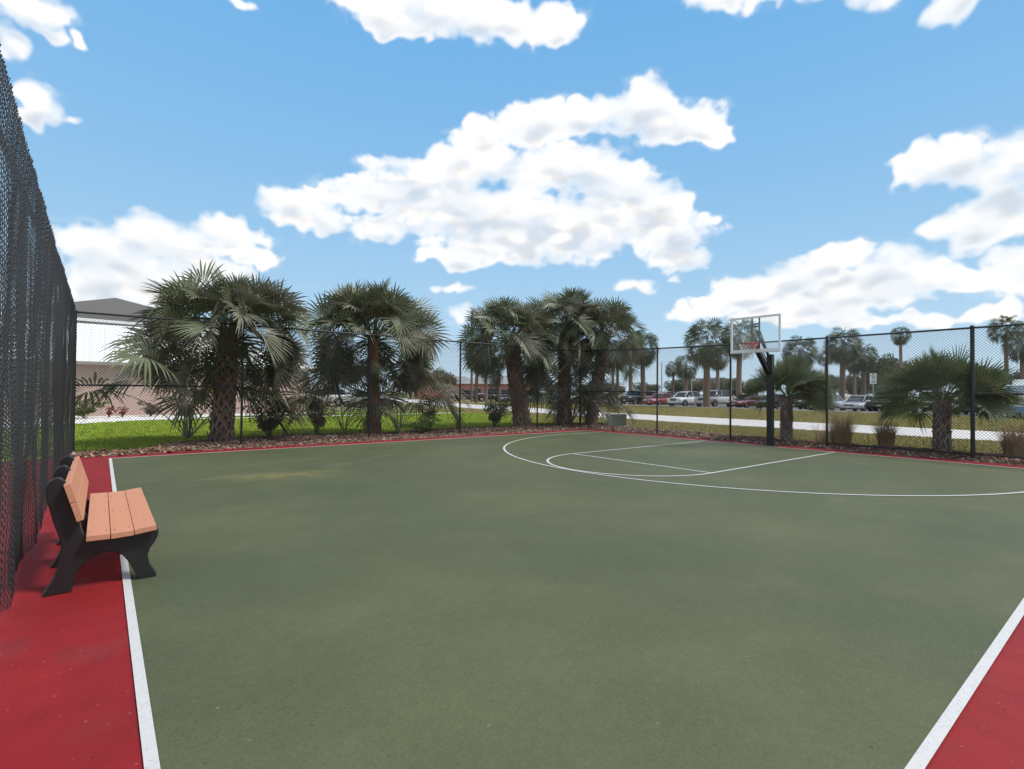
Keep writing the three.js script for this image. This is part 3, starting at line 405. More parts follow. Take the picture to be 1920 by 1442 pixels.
const FAR = [ // x, z, crown height, crown radius, trunk radius, kind, words
  [32.96, -21.54, 7.11, 2.36, .29, 0, 'cabbage palm with a ragged trunk in front of the silver off-roader'], [36.44, -20.05, 7.6, 2.07, .24, 0, 'cabbage palm seen through the backboard of the hoop'],
  [36.22, -31.72, 7.3, 2.17, .26, 0, 'cabbage palm just clear of the corner clump above the red saloon'], [38.23, -35.23, 7.32, 1.7, .24, 1, 'cabbage palm with a pale trunk showing beside the leaning palm'],
  [41.59, -40.23, 6.95, 1.63, .19, 1, 'slim cabbage palm behind the dark green off-roader'], [43.33, -42.68, 6.94, 1.54, .17, 1, 'slimmest cabbage palm, half hidden behind the leaning palm'],
  [59.25, -18.54, 8.21, 2.31, .31, 0, 'broad cabbage palm crossing the top rail right of a fence post'], [82.16, -18.23, 10.95, 1.48, .21, 1, 'tall slender palm topping the fence rail above the wide green palm'],
  [63.74, -17.53, 6.69, 1.82, .25, 0, 'cabbage palm just left of the white road sign'], [71.98, -21.2, 6.51, 1.57, .2, 1, 'small cabbage palm left of the palm by the white road sign'],
  [73.0, -25.5, 7.31, 1.4, .21, 2, 'sparse dark palm behind a fence post over the silver saloon'], [63.67, -25.24, 7.84, 2.51, .3, 0, 'bushy cabbage palm rising behind the spiky palm at the hoop'],
  [70.26, -4.68, 9.68, 1.92, .19, 2, 'tall drooping palm above the white trailer'], [77.34, -4.17, 8.39, 2.17, .24, 0, 'drooping palm at the edge of the picture over the trailer'],
  [67.45, -49.06, 6.03, 1.66, .2, 2, 'little dark palm standing alone above the white crossover'], [60.45, -41.85, 6.27, 2.1, .26, 1, 'cabbage palm over the roof of the white crossover'],
  [23.93, -49.14, 6.08, 1.68, .2, 1, 'cabbage palm with a thin pale trunk beside the charcoal hatchback'], [26.14, -49.94, 5.94, 1.73, .2, 1, 'cabbage palm in front of the black pickup'], [26.34, -47.23, 6.31, 1.54, .2, 1, 'cabbage palm with a thin leaning trunk before the tall black van'],
  [55.24, -33.22, 7.06, 1.85, .23, 1, 'cabbage palm behind the ragged-trunked palm in the parking lot']];
FAR.forEach(([x, z, h, r, tr, kind, label], i) => { const p = thing('palm_tree', label, 'palm tree', [x, -.05, z], i * 1.3, 'cabbage palms beyond the driveway'); part('trunk', trunkGeo(-.1, V((i % 3 - 1) * .15, h - .35 * r, .1), tr * 1.15, tr, 50 + i), i % 2 ? greyBark : barkMat, p); const c = part('crown', crowns[kind], farGreen[i % 3], p); c.position.set((i % 3 - 1) * .15, h - .15 * r, .1); c.scale.setScalar(r * 1.02); c.userData.kind = 'stuff'; });

// ------------------------------------------------------------------ broadleaf trees along the far side
function leafCloud(seed, n, size, lobes) { const R = rngOf(seed), p = []; for (let i = 0; i < n; i++) { const b = lobes[Math.floor(R() * lobes.length)], u = R() * 2 - 1, a = R() * 6.283, q = Math.sqrt(1 - u * u), rad = Math.pow(R(), .33) * (.85 + .25 * R()), c = V(b[0] + q * Math.cos(a) * b[3] * rad, b[1] + u * b[4] * rad, b[2] + q * Math.sin(a) * b[3] * rad), d = V(R() - .5, R() - .5, R() - .5).normalize(), e = V(R() - .5, R() - .3, R() - .5).cross(d).normalize(), s = size * (.6 + .8 * R()); const A = c.clone().addScaledVector(d, s), B = c.clone().addScaledVector(e, s * .45), C2 = c.clone().addScaledVector(d, -s), D = c.clone().addScaledVector(e, -s * .45); p.push(A.x, A.y, A.z, B.x, B.y, B.z, C2.x, C2.y, C2.z, A.x, A.y, A.z, C2.x, C2.y, C2.z, D.x, D.y, D.z); } return raw(p); }
const treeVariants = [0, 1, 2, 3].map((k) => { const R = rngOf(900 + k), lobes = []; for (let i = 0; i < 11; i++) { const a = R() * 6.283, r = .62 * Math.sqrt(R()); lobes.push([Math.cos(a) * r, .34 + .42 * R(), Math.sin(a) * r, .26 + .16 * R(), .15 + .1 * R()]); } return [leafCloud(910 + k, 5200, .034, lobes), merge([rod(V(0, -.02, 0), V(.02, .4, 0), .045, 7, .03), ...lobes.slice(0, 6).map((b) => rod(V(.02, .36, 0), V(b[0] * .8, b[1], b[2] * .8), .022, 5, .008))])]; });
const treeMats = leafMats([[.098, .122, .056], [.122, .128, .064], [.15, .138, .08], [.085, .108, .054]]), woodMat = std(L(.10, .078, .06), .95);
const TREES = [[92.9, -73.6, 4.7, 4.9, 0, 'low rounded oak far behind the red saloon'], [98.7, -69, 6.4, 6.2, 0, 'rounded oak beyond the slim lamp post past the white crossover'], [93.8, -60, 5.9, 5.4, 2, 'brownish scrub oak behind the white crossover'], [103.9, -58.5, 5.7, 5.2, 1, 'scrub oak behind the ragged-trunked palm'], [104.4, -51.6, 5.6, 5.4, 2, 'brown scrub oak below the hoop rim'], [122.8, -49.8, 7.9, 6, 0, 'tall oak hidden behind the spiky palm at the hoop'], [124, -42.4, 6.8, 6.2, 3, 'dark oak beyond the silver saloon'], [91.7, -23.4, 9.3, 4.1, 0, 'tall leafy tree right of the white road sign'], [100.3, -23, 8.5, 3.7, 1, 'leafy tree between the road sign and the wide green palm'], [109.6, -22, 6.7, 4.8, 2, 'brownish tree behind the wide green palm'], [115.2, -17.5, 8.6, 5.8, 0, 'tree behind the thick fence post over the wide palm'], [126, -15.4, 7.3, 5.2, 2, 'brownish oak beyond the white trailer'], [123.3, -11.1, 7.9, 5.4, 3, 'dark oak behind the tall drooping palm'], [78.3, -72.4, 4.1, 4.8, 2, 'scrubby oak behind the leaning palm trunk'], [24.1, -57.9, 5.6, 3.2, 2, 'olive tree beside the pink house'], [57.3, -76.3, 4.9, 4.2, 1, 'oak behind the thickest palm trunk'], [60.8, -73.5, 4.4, 4.2, 0, 'oak seen between the corner palms'], [59.9, -87, 4, 3.9, 1, 'small oak beside the grey roofed pink house'], [111.4, -33.3, 7, 5.2, 1, 'oak left of the white road sign'], [27.5, -74.4, 4.6, 3.3, 0, 'small tree behind the gabled end of the pink house'], [69.8, -72.7, 4.3, 4.3, 3, 'dark oak behind the corner clump of palms'], [112, -66, 6.2, 7, 3, 'wide dark oak on the skyline left of the hoop'], [128, -34, 6.4, 7, 3, 'wide dark oak on the skyline right of the hoop']];
TREES.forEach(([x, z, h, r, k, label], i) => { const t = thing('oak_tree', label, 'tree', [x, -.06, z], i * 1.7, 'trees beyond the parking lot'), v = treeVariants[(i * 3 + k) % 4]; const a = part('crown', v[0], treeMats[k], t), b = part('trunk', v[1], woodMat, t); a.userData.kind = 'stuff'; for (const m of [a, b]) m.scale.set(r, h, r); });

// ------------------------------------------------------------------ shrubs, straw grasses
function shrub(name, label, category, x, z, h, r, n, leaf, mats, seed, o = {}) {
  const R = rngOf(seed), s = thing(name, label, category, [x, o.y ?? .02, z], 0, o.group), stems = [], lobes = [];
  for (let i = 0; i < (o.stems ?? 9); i++) { const a = R() * 6.283, q = r * (.25 + .7 * R()), t = V(Math.cos(a) * q, h * (.45 + .5 * R()), Math.sin(a) * q), m = V(t.x * .35, t.y * .55, t.z * .35); stems.push(rod(V(0, -.05, 0), m, .012, 5, .008), rod(m, t, .008, 5, .003)); lobes.push([t.x * .9, t.y, t.z * .9, r * (.24 + .16 * R()) * (o.lobe ?? 1), h * (.12 + .10 * R()) * (o.lobe ?? 1)]); lobes.push([m.x, m.y, m.z, r * .26, h * .12]); }
  part('stem', merge(stems), woodMat, s);
  mats.forEach((mt, k) => { const f = part('foliage', leafCloud(seed * 7 + k, Math.round(n / mats.length), leaf, lobes), mt, s); f.userData.kind = 'stuff'; });
  return s;
}
const oliveM = leafMats([[.11, .12, .046], [.15, .125, .062], [.09, .11, .042]]), limeM = leafMats([[.19, .28, .04], [.15, .24, .035]]), darkM = leafMats([[.085, .11, .05], [.11, .13, .062]]), russetM = leafMats([[.16, .13, .07], [.12, .115, .052], [.20, .135, .085]]);
shrub('shrub', 'low olive shrub just right of the stout palm trunk and fence post', 'shrub', -10.75, -9.55, 1.05, .68, 3400, .034, oliveM, 61, { stems: 14, lobe: 1.25 });
shrub('shrub', 'tall thin russet shrub between the two big palms', 'shrub', -9.35, -9.6, 1.7, .6, 3600, .034, russetM, 62, { stems: 13, lobe: 1.3 });
shrub('shrub', 'sparse leafy shrub rising behind the bright green bush', 'shrub', -5.6, -9.1, 1.35, .5, 1800, .034, darkM, 63, { stems: 9, lobe: 1.2 });
shrub('shrub', 'bright lime green mound of a bush at the court edge', 'shrub', -6.05, -8.75, .6, .62, 4200, .03, limeM, 64, { stems: 18, lobe: 1.3 });
shrub('shrub', 'compact dark green shrub left of the thickest palm trunk', 'shrub', -2.6, -9.3, 1.1, .58, 3000, .038, darkM, 65, { stems: 13, lobe: 1.25 });
shrub('shrub', 'bare twiggy shrub between the fence posts beside the lime bush', 'shrub', -4.35, -9.2, .8, .5, 160, .03, russetM, 66, { stems: 12 });
shrub('shrub', 'yellow green bush in the white stone bed by the pink wall', 'shrub', -15.3, -25.6, .85, 1.0, 1500, .06, limeM.concat(russetM), 67);
shrub('shrub', 'brown bush in the white stone bed by the pink wall', 'shrub', -12.6, -26.4, .75, .75, 1000, .05, leafMats([[.13, .09, .07]]), 68);
shrub('shrub', 'pinkish red bush in the white stone bed by the pink wall', 'shrub', -11.0, -26.4, .8, .75, 1100, .05, leafMats([[.22, .09, .07], [.14, .09, .06]]), 69);
for (const [x, z, w, sd] of [[-14.35, -26.2, 'first', 70], [-13.8, -26.0, 'second', 71]]) shrub('flower_clump', `${w} clump of red flowers from the yellow green bush`, 'flowers', x, z, .55, .3, 260, .05, leafMats([[.45, .03, .03], [.08, .11, .04]]), sd, { group: 'red flowers by the pink wall' });
function strawGrass(label, x, z, h, r, n, seed, mats) { const R = rngOf(seed), g = thing('ornamental_grass', label, 'ornamental grass', [x, .02, z], 0, 'straw coloured grasses behind the hoop fence'); mats.forEach((mt) => { const p = []; for (let i = 0; i < n; i++) { const a = R() * 6.283, rr = r * .34 * Math.sqrt(R()), b = a + (R() - .5) * 2.2, l = h * (.30 + .5 * R() + .35 * R() * R()), out = r * (.10 + 1.25 * R() * R()) * (l / h), w = .0035 + .003 * R(), x0 = Math.cos(a) * rr, z0 = Math.sin(a) * rr, dx = Math.cos(b), dz = Math.sin(b), sx = -dz * w, sz = dx * w; let px = x0, py = -.04, pz = z0; for (let k = 1; k <= 4; k++) { const t = k / 4, nx = x0 + dx * out * t * t, ny = l * (t - .10 * t * t * t), nz = z0 + dz * out * t * t, u = 1 - .8 * (k - 1) / 4, v = 1 - .8 * t; p.push(px - sx * u, py, pz - sz * u, px + sx * u, py, pz + sz * u, nx + sx * v, ny, nz + sz * v, px - sx * u, py, pz - sz * u, nx + sx * v, ny, nz + sz * v, nx - sx * v, ny, nz - sz * v); px = nx; py = ny; pz = nz; } } const m = part('blades', raw(p), mt, g); m.userData.kind = 'stuff'; }); }
const strawM = [[.40, .28, .16], [.32, .20, .11], [.24, .20, .09]].map(([r, g, b]) => std(L(r, g, b), .85, { side: 2 }));
strawGrass('tallest straw grass clump, behind the fence post beside the hoop', 1.72, 1.35, 1.22, .70, 330, 81, strawM);
strawGrass('smaller straw grass clump between the hoop and the wide green palm', 1.95, 2.35, 1.0, .52, 300, 82, strawM);
strawGrass('straw grass clump past the thick fence post at the picture edge', 2.2, 4.85, 1.0, .62, 330, 83, [strawM[1], strawM[2], strawM[0]]);
strawGrass('thin pale straw grass clump right beside the hoop pole palm', 1.62, .92, .8, .6, 80, 84, [strawM[0], strawM[1]]);
// ------------------------------------------------------------------ pink building by the lawn
{
  const b = thing('pink_building', 'long low pink building with white metal roof beyond the lawn', 'building', [-18, 0, -28], 0);
  const stucco = std(0xffffff, .92, { map: texture(512, 512, (u, v) => { const g = 1 + .05 * tile(u, v, 8) + .05 * tile(u, v, 120, 3); return lin(.52 * g, .38 * g, .335 * g); }, true, [.4, .4]), bumpMap: bumpOf(2, 2), bumpScale: .004 });
  const w = box(28, 2.9, 9, 0, 1.4, -4.5); { const p = w.attributes.position, uv = []; for (let i = 0; i < p.count; i++) uv.push(p.getX(i) + p.getZ(i), p.getY(i)); w.setAttribute('uv', new THREE.Float32BufferAttribute(uv, 2)); }
  part('wall', w, stucco, b);
  const e = .45, y0 = 2.86, y1 = 5.3, x0 = -14 - e, x1 = 14 + e, z0 = e, z1 = -9 - e, zm = -4.5, rx0 = -9.5, rx1 = 9.3, A = [x0, y0, z0], B = [x1, y0, z0], C = [x1, y0, z1], D = [x0, y0, z1], Rr = [rx1, y1, zm], Rl = [rx0, y1, zm];
  const q = []; const t = (...a) => a.forEach((v) => q.push(...v)); t(A, B, Rr, A, Rr, Rl); t(B, C, Rr); t(C, D, Rl, C, Rl, Rr); t(D, A, Rl); t(A, C, B, A, D, C);
  const rf = part('roof', raw(q), std(L(.80, .81, .83), .5), b);
  const seam = std(L(.74, .76, .79), .4); for (let x = -13.6; x < 14; x += .61) { const lim = x > rx1 ? (x1 - x) / (x1 - rx1) : x < rx0 ? (x - x0) / (rx0 - x0) : 1; part('roof_seam', bar(V(x, y0 + .02, z0), V(x, mix(y0, y1, lim) + .02, mix(z0, zm, lim)), .025, .03), seam, rf); }
  part('fascia', merge([box(x1 - x0, .16, .05, 0, y0 - .06, z0 + .03), box(.05, .16, z0 - z1, x1 + .03, y0 - .06, zm)]), std(L(.30, .27, .25), .7), b);
}
{ // white stones along its foot
  struct('stone_bed', poly([[-34, -17.5], [-15.6, -21.2], [-13.4, -23.0], [-10, -25.1], [-3.6, -26.6], [-3.6, -28], [-34, -28]], -.03), std(0xffffff, .9, { map: texture(512, 512, (u, v) => { const g = .62 * (1 + .12 * tile(u, v, 60) + .22 * tile(u, v, 140, 3)); return lin(g, g * .99, g * .97); }, true, [1 / 2, 1 / 2]) }));
  const R = rngOf(93), a = [], pal = []; for (let i = 0; i < 20; i++) { const k = .5 + .32 * R(); pal.push(L(k, k * .985, k * .96)); }
  for (let i = 0; i < 9000; i++) { const x = mix(-17.5, -3.7, R()), zf = x < -13.4 ? mix(-21.2, -23, (x + 15.6) / 2.2) : x < -10 ? mix(-23, -25.1, (x + 13.4) / 3.4) : mix(-25.1, -26.6, (x + 10) / 6.4), z = mix(zf, -27.9, R()); a.push([x, -.015, z, R() * 6, R() * 6, R() * 6, .7 + .8 * R()]); }
  scatter('white_stone', new THREE.IcosahedronGeometry(.04, 0), std(0xffffff, .9), a, pal, 'white stones spread along the foot of the pink wall', 'stones'); }
{ // shingled house behind it
  const b = thing('shingled_house', 'taller house with dark grey shingled hip roof behind the metal roof', 'building', [-13.8, 0, -48], .12);
  part('wall', box(14, 6.6, 13, 0, 3.2, 0), std(L(.50, .47, .43), .9), b);
  const e = .6, q = [], ap = [0, 9.15, 0], A = [-7 - e, 6.45, 6.5 + e], B = [7 + e, 6.45, 6.5 + e], C = [7 + e, 6.45, -6.5 - e], D = [-7 - e, 6.45, -6.5 - e]; for (const [m, n] of [[A, B], [B, C], [C, D], [D, A]]) q.push(...m, ...n, ...ap); q.push(...A, ...C, ...B, ...A, ...D, ...C);
  const g = raw(q); { const p = g.attributes.position, uv = []; for (let i = 0; i < p.count; i++) uv.push(p.getX(i) + p.getZ(i) * .3, p.getY(i) * 2.4); g.setAttribute('uv', new THREE.Float32BufferAttribute(uv, 2)); }
  part('roof', g, std(0xffffff, .95, { map: texture(512, 512, (u, v) => { const a = tile(u, v, 50), c = tile(u, v, 150, 3), k = .095 * (1 + .35 * a + .3 * c); return lin(k * 1.04, k * .98, k * .93); }, true, [.5, .5]) }), b);
  part('fascia', box(14 + 2 * e, .2, .06, 0, 6.36, 6.5 + e + .04), std(L(.7, .7, .7), .6), b);
}
// pink houses far off
function pinkHouse(label, x, z, turn, w, d, h, rh, gable, roofC) { const b = thing('pink_house', label, 'house', [x, -.06, z], turn, 'pink houses past the driveway bend'); const pk = std(L(.50, .21, .165), .9); part('wall', box(w, h, d, 0, h / 2, 0), pk, b); const e = .4, q = [], A = [-w / 2 - e, h, d / 2 + e], B = [w / 2 + e, h, d / 2 + e], C = [w / 2 + e, h, -d / 2 - e], D = [-w / 2 - e, h, -d / 2 - e], R0 = [-w / 2 + d * .35, h + rh, 0], R1 = [w / 2 - d * .35, h + rh, 0]; q.push(...A, ...B, ...R1, ...A, ...R1, ...R0, ...B, ...C, ...R1, ...C, ...D, ...R0, ...C, ...R0, ...R1, ...D, ...A, ...R0); part('roof', raw(q), std(roofC, .9), b); for (let i = -1; i <= 1; i++) { const wn = part('window', box(1.2, 1.2, .05, i * w * .3, 1.5, d / 2 + .02), std(L(.06, .065, .07), .2), b); part('window_frame', merge([box(1.36, .1, .08, i * w * .3, 2.14, d / 2 + .03), box(1.36, .1, .08, i * w * .3, .86, d / 2 + .03)]), std(L(.6, .58, .55), .7), wn); } part('door', box(.95, 2.05, .06, w * .17, 1.03, d / 2 + .02), std(L(.3, .1, .08), .6), b); if (gable) { const s = new THREE.Shape(); s.moveTo(-2, 0); s.lineTo(2, 0); s.lineTo(2, h + .6); s.lineTo(0, h + 2.6); s.lineTo(-2, h + .6); const g = new THREE.ExtrudeGeometry(s, { depth: 1.4, bevelEnabled: false }); g.translate(-w / 2 + 1.6, 0, d / 2 - .6); part('gable', g, pk, b); } return b; }
pinkHouse('pink house with a tall gable end and grey roof behind the charcoal hatchback', 37.5, -78, -.66, 11, 7, 2.9, 1.5, true, L(.24, .25, .26));
pinkHouse('pink house with a long grey roof behind the thin palm trunks', 44.5, -72, -.66, 12, 7, 2.9, 1.7, false, L(.27, .28, .29));
// ------------------------------------------------------------------ parked cars
const tyreM = std(L(.015, .015, .016), .8), rimM = std(L(.5, .5, .52), .3, { metalness: .8 }), glassM = std(L(.02, .024, .028), .06), trimM = std(L(.018, .018, .02), .5), lampM = std(L(.75, .77, .8), .12), tailM = std(L(.35, .01, .01), .25), chromeM = std(L(.6, .6, .62), .2, { metalness: .9 }), plateM = std(L(.6, .6, .58), .5);
const wheelGeos = (() => { const pr = [[.20, -.105], [.30, -.11], [.335, -.07], [.34, 0], [.335, .07], [.30, .11], [.20, .105]].map(([r, y]) => new THREE.Vector2(r, y)); const t = new THREE.LatheGeometry(pr, 24); t.rotateX(Math.PI / 2); const sp = [new THREE.CylinderGeometry(.205, .205, .14, 20).rotateX(Math.PI / 2)]; for (let i = 0; i < 5; i++) { const s = box(.035, .17, .03, 0, .1, .08); s.rotateZ(i * 1.2566); sp.push(s); const s2 = s.clone(); s2.rotateY(Math.PI); sp.push(s2); } return [t, merge(sp)]; })();
function loft(stations, n = 16) {     // x, y0, y1, half width, roundness: rings of a rounded box
  const pos = [], idx = [], R = stations.length; for (const [x, y0, y1, w, k = 4, tuck = 0] of stations) for (let i = 0; i < n; i++) { const a = (i + .5) / n * 6.2832, c = Math.cos(a), s = Math.sin(a), q = Math.pow(Math.abs(c) ** k + Math.abs(s) ** k, -1 / k), yy = s * q; pos.push(x, (y0 + y1) / 2 + yy * (y1 - y0) / 2, c * q * w * (1 - tuck * (yy * .5 + .5))); }
  for (let r = 0; r < R - 1; r++) for (let i = 0; i < n; i++) { const a = r * n + i, b = r * n + (i + 1) % n, c = a + n, d = b + n; idx.push(a, b, c, b, d, c); }
  for (const [r, f] of [[0, 1], [R - 1, 0]]) { const c = pos.length / 3; let sx = 0, sy = 0; for (let i = 0; i < n; i++) { sx += pos[(r * n + i) * 3]; sy += pos[(r * n + i) * 3 + 1]; } pos.push(sx / n, sy / n, 0); for (let i = 0; i < n; i++) { const a = r * n + i, b = r * n + (i + 1) % n; f ? idx.push(c, b, a) : idx.push(c, a, b); } }
  const g = new THREE.BufferGeometry(); g.setAttribute('position', new THREE.Float32BufferAttribute(pos, 3)); g.setIndex(idx); return toCreasedNormals(g, .6);
}
const KIND = {
  sedan: { L: 4.7, body: [[-2.33, .38, .66, .70], [-2.22, .28, .74, .82], [-1.9, .24, .80, .88], [-1.0, .22, .93, .905], [0, .22, .95, .91], [1.2, .22, .98, .91], [1.9, .24, 1.0, .88], [2.25, .30, .98, .82], [2.34, .42, .84, .74]], cab: [[-1.05, .90, .94, .72], [-.35, .88, 1.36, .70, 5, .12], [.2, .88, 1.44, .70, 5, .14], [.9, .88, 1.42, .69, 5, .14], [1.85, .90, 1.0, .66]], roof: [[-.42, 1.34, 1.40, .58], [-.1, 1.40, 1.455, .595], [.4, 1.41, 1.465, .60], [.95, 1.36, 1.435, .58]], wx: [-1.42, 1.38], wr: 1, hl: .66 },
  suv: { L: 4.6, body: [[-2.28, .42, .86, .74], [-2.18, .30, .98, .86], [-1.8, .28, 1.04, .91], [-1.0, .26, 1.10, .925], [0, .26, 1.12, .93], [1.4, .26, 1.14, .92], [2.1, .30, 1.15, .88], [2.28, .40, 1.05, .82]], cab: [[-1.15, 1.04, 1.10, .76], [-.45, 1.02, 1.58, .74, 5, .12], [.2, 1.02, 1.66, .74, 5, .14], [1.3, 1.02, 1.64, .73, 5, .14], [2.15, 1.04, 1.2, .70]], roof: [[-.55, 1.56, 1.62, .62], [-.2, 1.63, 1.685, .635], [.6, 1.645, 1.70, .64], [1.5, 1.60, 1.67, .62], [1.8, 1.5, 1.58, .58]], wx: [-1.38, 1.36], wr: 1.06, hl: .86 },
  truck: { L: 5.0, body: [[-2.4, .48, 1.05, .86], [-2.33, .40, 1.14, .94], [-1.9, .36, 1.20, .965], [-1.0, .34, 1.22, .97], [0, .34, 1.22, .97], [1.6, .34, 1.22, .97], [2.38, .40, 1.20, .95], [2.45, .5, 1.1, .92]], cab: [[-1.1, 1.16, 1.22, .84], [-.62, 1.14, 1.74, .82, 6, .10], [0, 1.14, 1.82, .82, 6, .11], [1.9, 1.14, 1.80, .81, 6, .11], [2.38, 1.16, 1.4, .78]], roof: [[-.72, 1.72, 1.79, .70], [-.3, 1.80, 1.86, .72], [1.6, 1.80, 1.86, .72], [2.1, 1.70, 1.80, .70]], wx: [-1.5, 1.5], wr: 1.16, hl: .98 } };
function car(label, kind, color, x, z, turn, o = {}) {       // nose along -x
  const k = KIND[kind], c = thing('parked_car', label, o.cat ?? 'car', [x, -.04, z], turn, 'cars parked past the driveway'), paint = new THREE.MeshPhysicalMaterial({ color: L(...color), roughness: .35, metalness: o.metal ?? .1, clearcoat: 1, clearcoatRoughness: .06 });
  part('body', loft(k.body, 20), paint, c); const cab = part('window_glass', loft(k.cab, 20), glassM, c); part('roof', loft(k.roof, 14), paint, c);
  const cb = k.cab, pl = []; for (const s of [-1, 1]) { const w = (i) => cb[i][3] * .9; pl.push(bar(V(cb[0][0], cb[0][2], s * w(0) * 1.02), V(k.roof[0][0], k.roof[0][1] + .03, s * .62 * (k.roof[0][3] / .6)), .05, .05), bar(V(cb[2][0] + .12, cb[2][1] + .05, s * cb[2][3] * 1.0), V(cb[2][0] + .1, k.roof[1][1] + .02, s * k.roof[1][3] * 1.02), .07, .04), bar(V(cb[4][0] - .08, cb[4][1] + .08, s * cb[4][3] * .97), V(k.roof[k.roof.length - 1][0], k.roof[k.roof.length - 1][1] + .03, s * k.roof[k.roof.length - 1][3] * .98), .09, .05)); } part('pillar', merge(pl), paint, c);
  for (const wx of k.wx) for (const s of [-1, 1]) { const w = part('wheel', wheelGeos[0], tyreM, c); w.position.set(wx, .34 * k.wr, s * (k.body[4][3] - .10)); w.scale.setScalar(k.wr); part('wheel_rim', wheelGeos[1], rimM, w); }
  for (const s of [-1, 1]) { const wa = []; for (const wx of k.wx) { const t = new THREE.TorusGeometry(.40 * k.wr, .045, 6, 18, Math.PI); t.translate(wx, .34 * k.wr, s * (k.body[4][3] - .012)); wa.push(t); } part('wheel_arch', merge(wa), kind === 'sedan' ? paint : trimM, c); }
  const f = k.body[0][0], hw = k.body[0][3]; for (const s of [-1, 1]) { part('headlight', box(.16, .13, .36, f + .07, k.hl, s * (hw - .10), .04), lampM, c); part('mirror', box(.12, .13, .20, k.cab[1][0] - .25, k.cab[0][2] + .07, s * (k.body[4][3] + .05), .03), paint, c); part('tail_light', box(.10, .16, .3, -f - .05, k.hl + .06, s * (hw - .08), .03), tailM, c); }
  const gr = part('grille', box(.08, kind === 'sedan' ? .16 : .26, hw * 1.05, f - .005, k.hl - .06, 0, .03), o.chrome ? chromeM : trimM, c); part('grille_bar', box(.03, .03, hw * 1.0, f - .05, k.hl - .04, 0), chromeM, gr);
  part('front_bumper', box(.16, .20, hw * 1.75, f + .09, k.body[1][1] + .13, 0, .05), o.bumper ? paint : trimM, c); part('number_plate', box(.02, .11, .30, f - .012, k.body[1][1] + .2, 0), plateM, c);
  if (kind !== 'sedan') part('roof_rail', merge([-1, 1].map((s) => rod(V(-.3, k.roof[2][2] + .03, s * k.roof[2][3] * .9), V(1.4, k.roof[2][2] + .02, s * k.roof[2][3] * .9), .018, 6))), trimM, c);
  return c;
}
const CL = 36.6;
car('red saloon car parked second along the row, nose to the grass', 'sedan', [.34, .018, .022], CL, -29.6, .04, { bumper: true });
car('white crossover car beside the red saloon', 'suv', [.72, .73, .75], CL, -26.3, -.03);
car('silver boxy off-roader beside the white crossover', 'truck', [.48, .49, .50], CL + .1, -22.9, .02, { metal: .4, bumper: true });
car('dark red saloon partly behind a palm trunk below the rim', 'sedan', [.16, .02, .025], CL, -19.4, -.02);
car('grey saloon behind the hoop pole', 'sedan', [.16, .165, .18], CL, -16.6, .03, { metal: .5 });
car('black hatchback hidden behind the spiky palm', 'suv', [.02, .02, .024], CL + .1, -13.9, 0);
car('pale blue grey saloon right of the spiky palm', 'sedan', [.30, .34, .42], CL, -11.8, .02, { metal: .4, bumper: true });
car('silver saloon behind the tallest straw grass', 'sedan', [.45, .46, .50], CL + .2, -9.4, -.02, { metal: .5 });
car('black off-roader left of the white road sign', 'truck', [.015, .016, .018], CL + 1.4, -7.6, 0);
car('black pickup right of the white road sign', 'truck', [.016, .016, .02], CL + 1.6, -4.6, .03, { chrome: true });
car('black saloon half hidden by the wide green palm', 'sedan', [.02, .02, .022], CL + .8, -1.9, 0);
car('dark green grey off-roader left of the red saloon', 'truck', [.035, .042, .04], CL, -33.0, 0);
car('silver car behind the red saloon', 'suv', [.42, .43, .45], CL + 7.5, -36.4, 3.12, { metal: .5 });
car('grey car in the second row above the red saloon', 'suv', [.25, .26, .28], CL + 7.5, -33.4, 3.16, { metal: .5 });
car('dark green car in the second row behind the white crossover', 'sedan', [.05, .06, .05], CL + 7.5, -30.2, 3.14);
car('silver crossover beyond the corner palms', 'suv', [.38, .39, .41], 29.0, -38.2, .25, { metal: .4 });
car('charcoal hatchback in front of the pink house', 'suv', [.035, .038, .045], 28.2, -58.2, -.9);
car('black pickup behind the thin palm trunks', 'truck', [.02, .02, .022], 30.5, -54.8, -.5);
car('tall black van left of the thickest palm trunk', 'truck', [.018, .02, .026], 32.6, -53.4, -.4, { cat: 'van' });
car('dark blue saloon touching the thickest palm trunk', 'sedan', [.05, .06, .10], 28.4, -46.3, .3);
car('white crossover parked behind the russet shrub', 'suv', [.7, .71, .73], 2.6, -43.4, -.7, { bumper: true });
car('white saloon seen beside the reddish palm trunk', 'sedan', [.7, .71, .73], 5.3, -41.2, -.8, { bumper: true });
// pale wheel stops at the noses
for (let i = 0; i < 11; i++) { const z = -33 + i * 2.85; const s = single('wheel_stop', (() => { const sh = new THREE.Shape(); sh.moveTo(-.1, 0); sh.lineTo(.1, 0); sh.lineTo(.06, .13); sh.lineTo(-.06, .13); const g = new THREE.ExtrudeGeometry(sh, { depth: 1.7, bevelEnabled: true, bevelSize: .01, bevelThickness: .01, bevelSegments: 1 }); g.translate(0, 0, -.85); return g; })(), std(L(.55, .54, .51), .9), ['pale wheel stop before the dark green grey off-roader', 'pale wheel stop before the red saloon', 'pale wheel stop between the red saloon and white crossover', 'pale wheel stop before the silver boxy off-roader', 'pale wheel stop before the dark red saloon', 'pale wheel stop before the grey saloon', 'pale wheel stop behind the spiky palm', 'pale wheel stop before the pale blue grey saloon', 'pale wheel stop before the silver saloon', 'pale wheel stop below the white road sign', 'pale wheel stop behind the wide green palm'][i], 'wheel stop', 'concrete wheel stops'); s.position.set(33.6, -.03, z); }
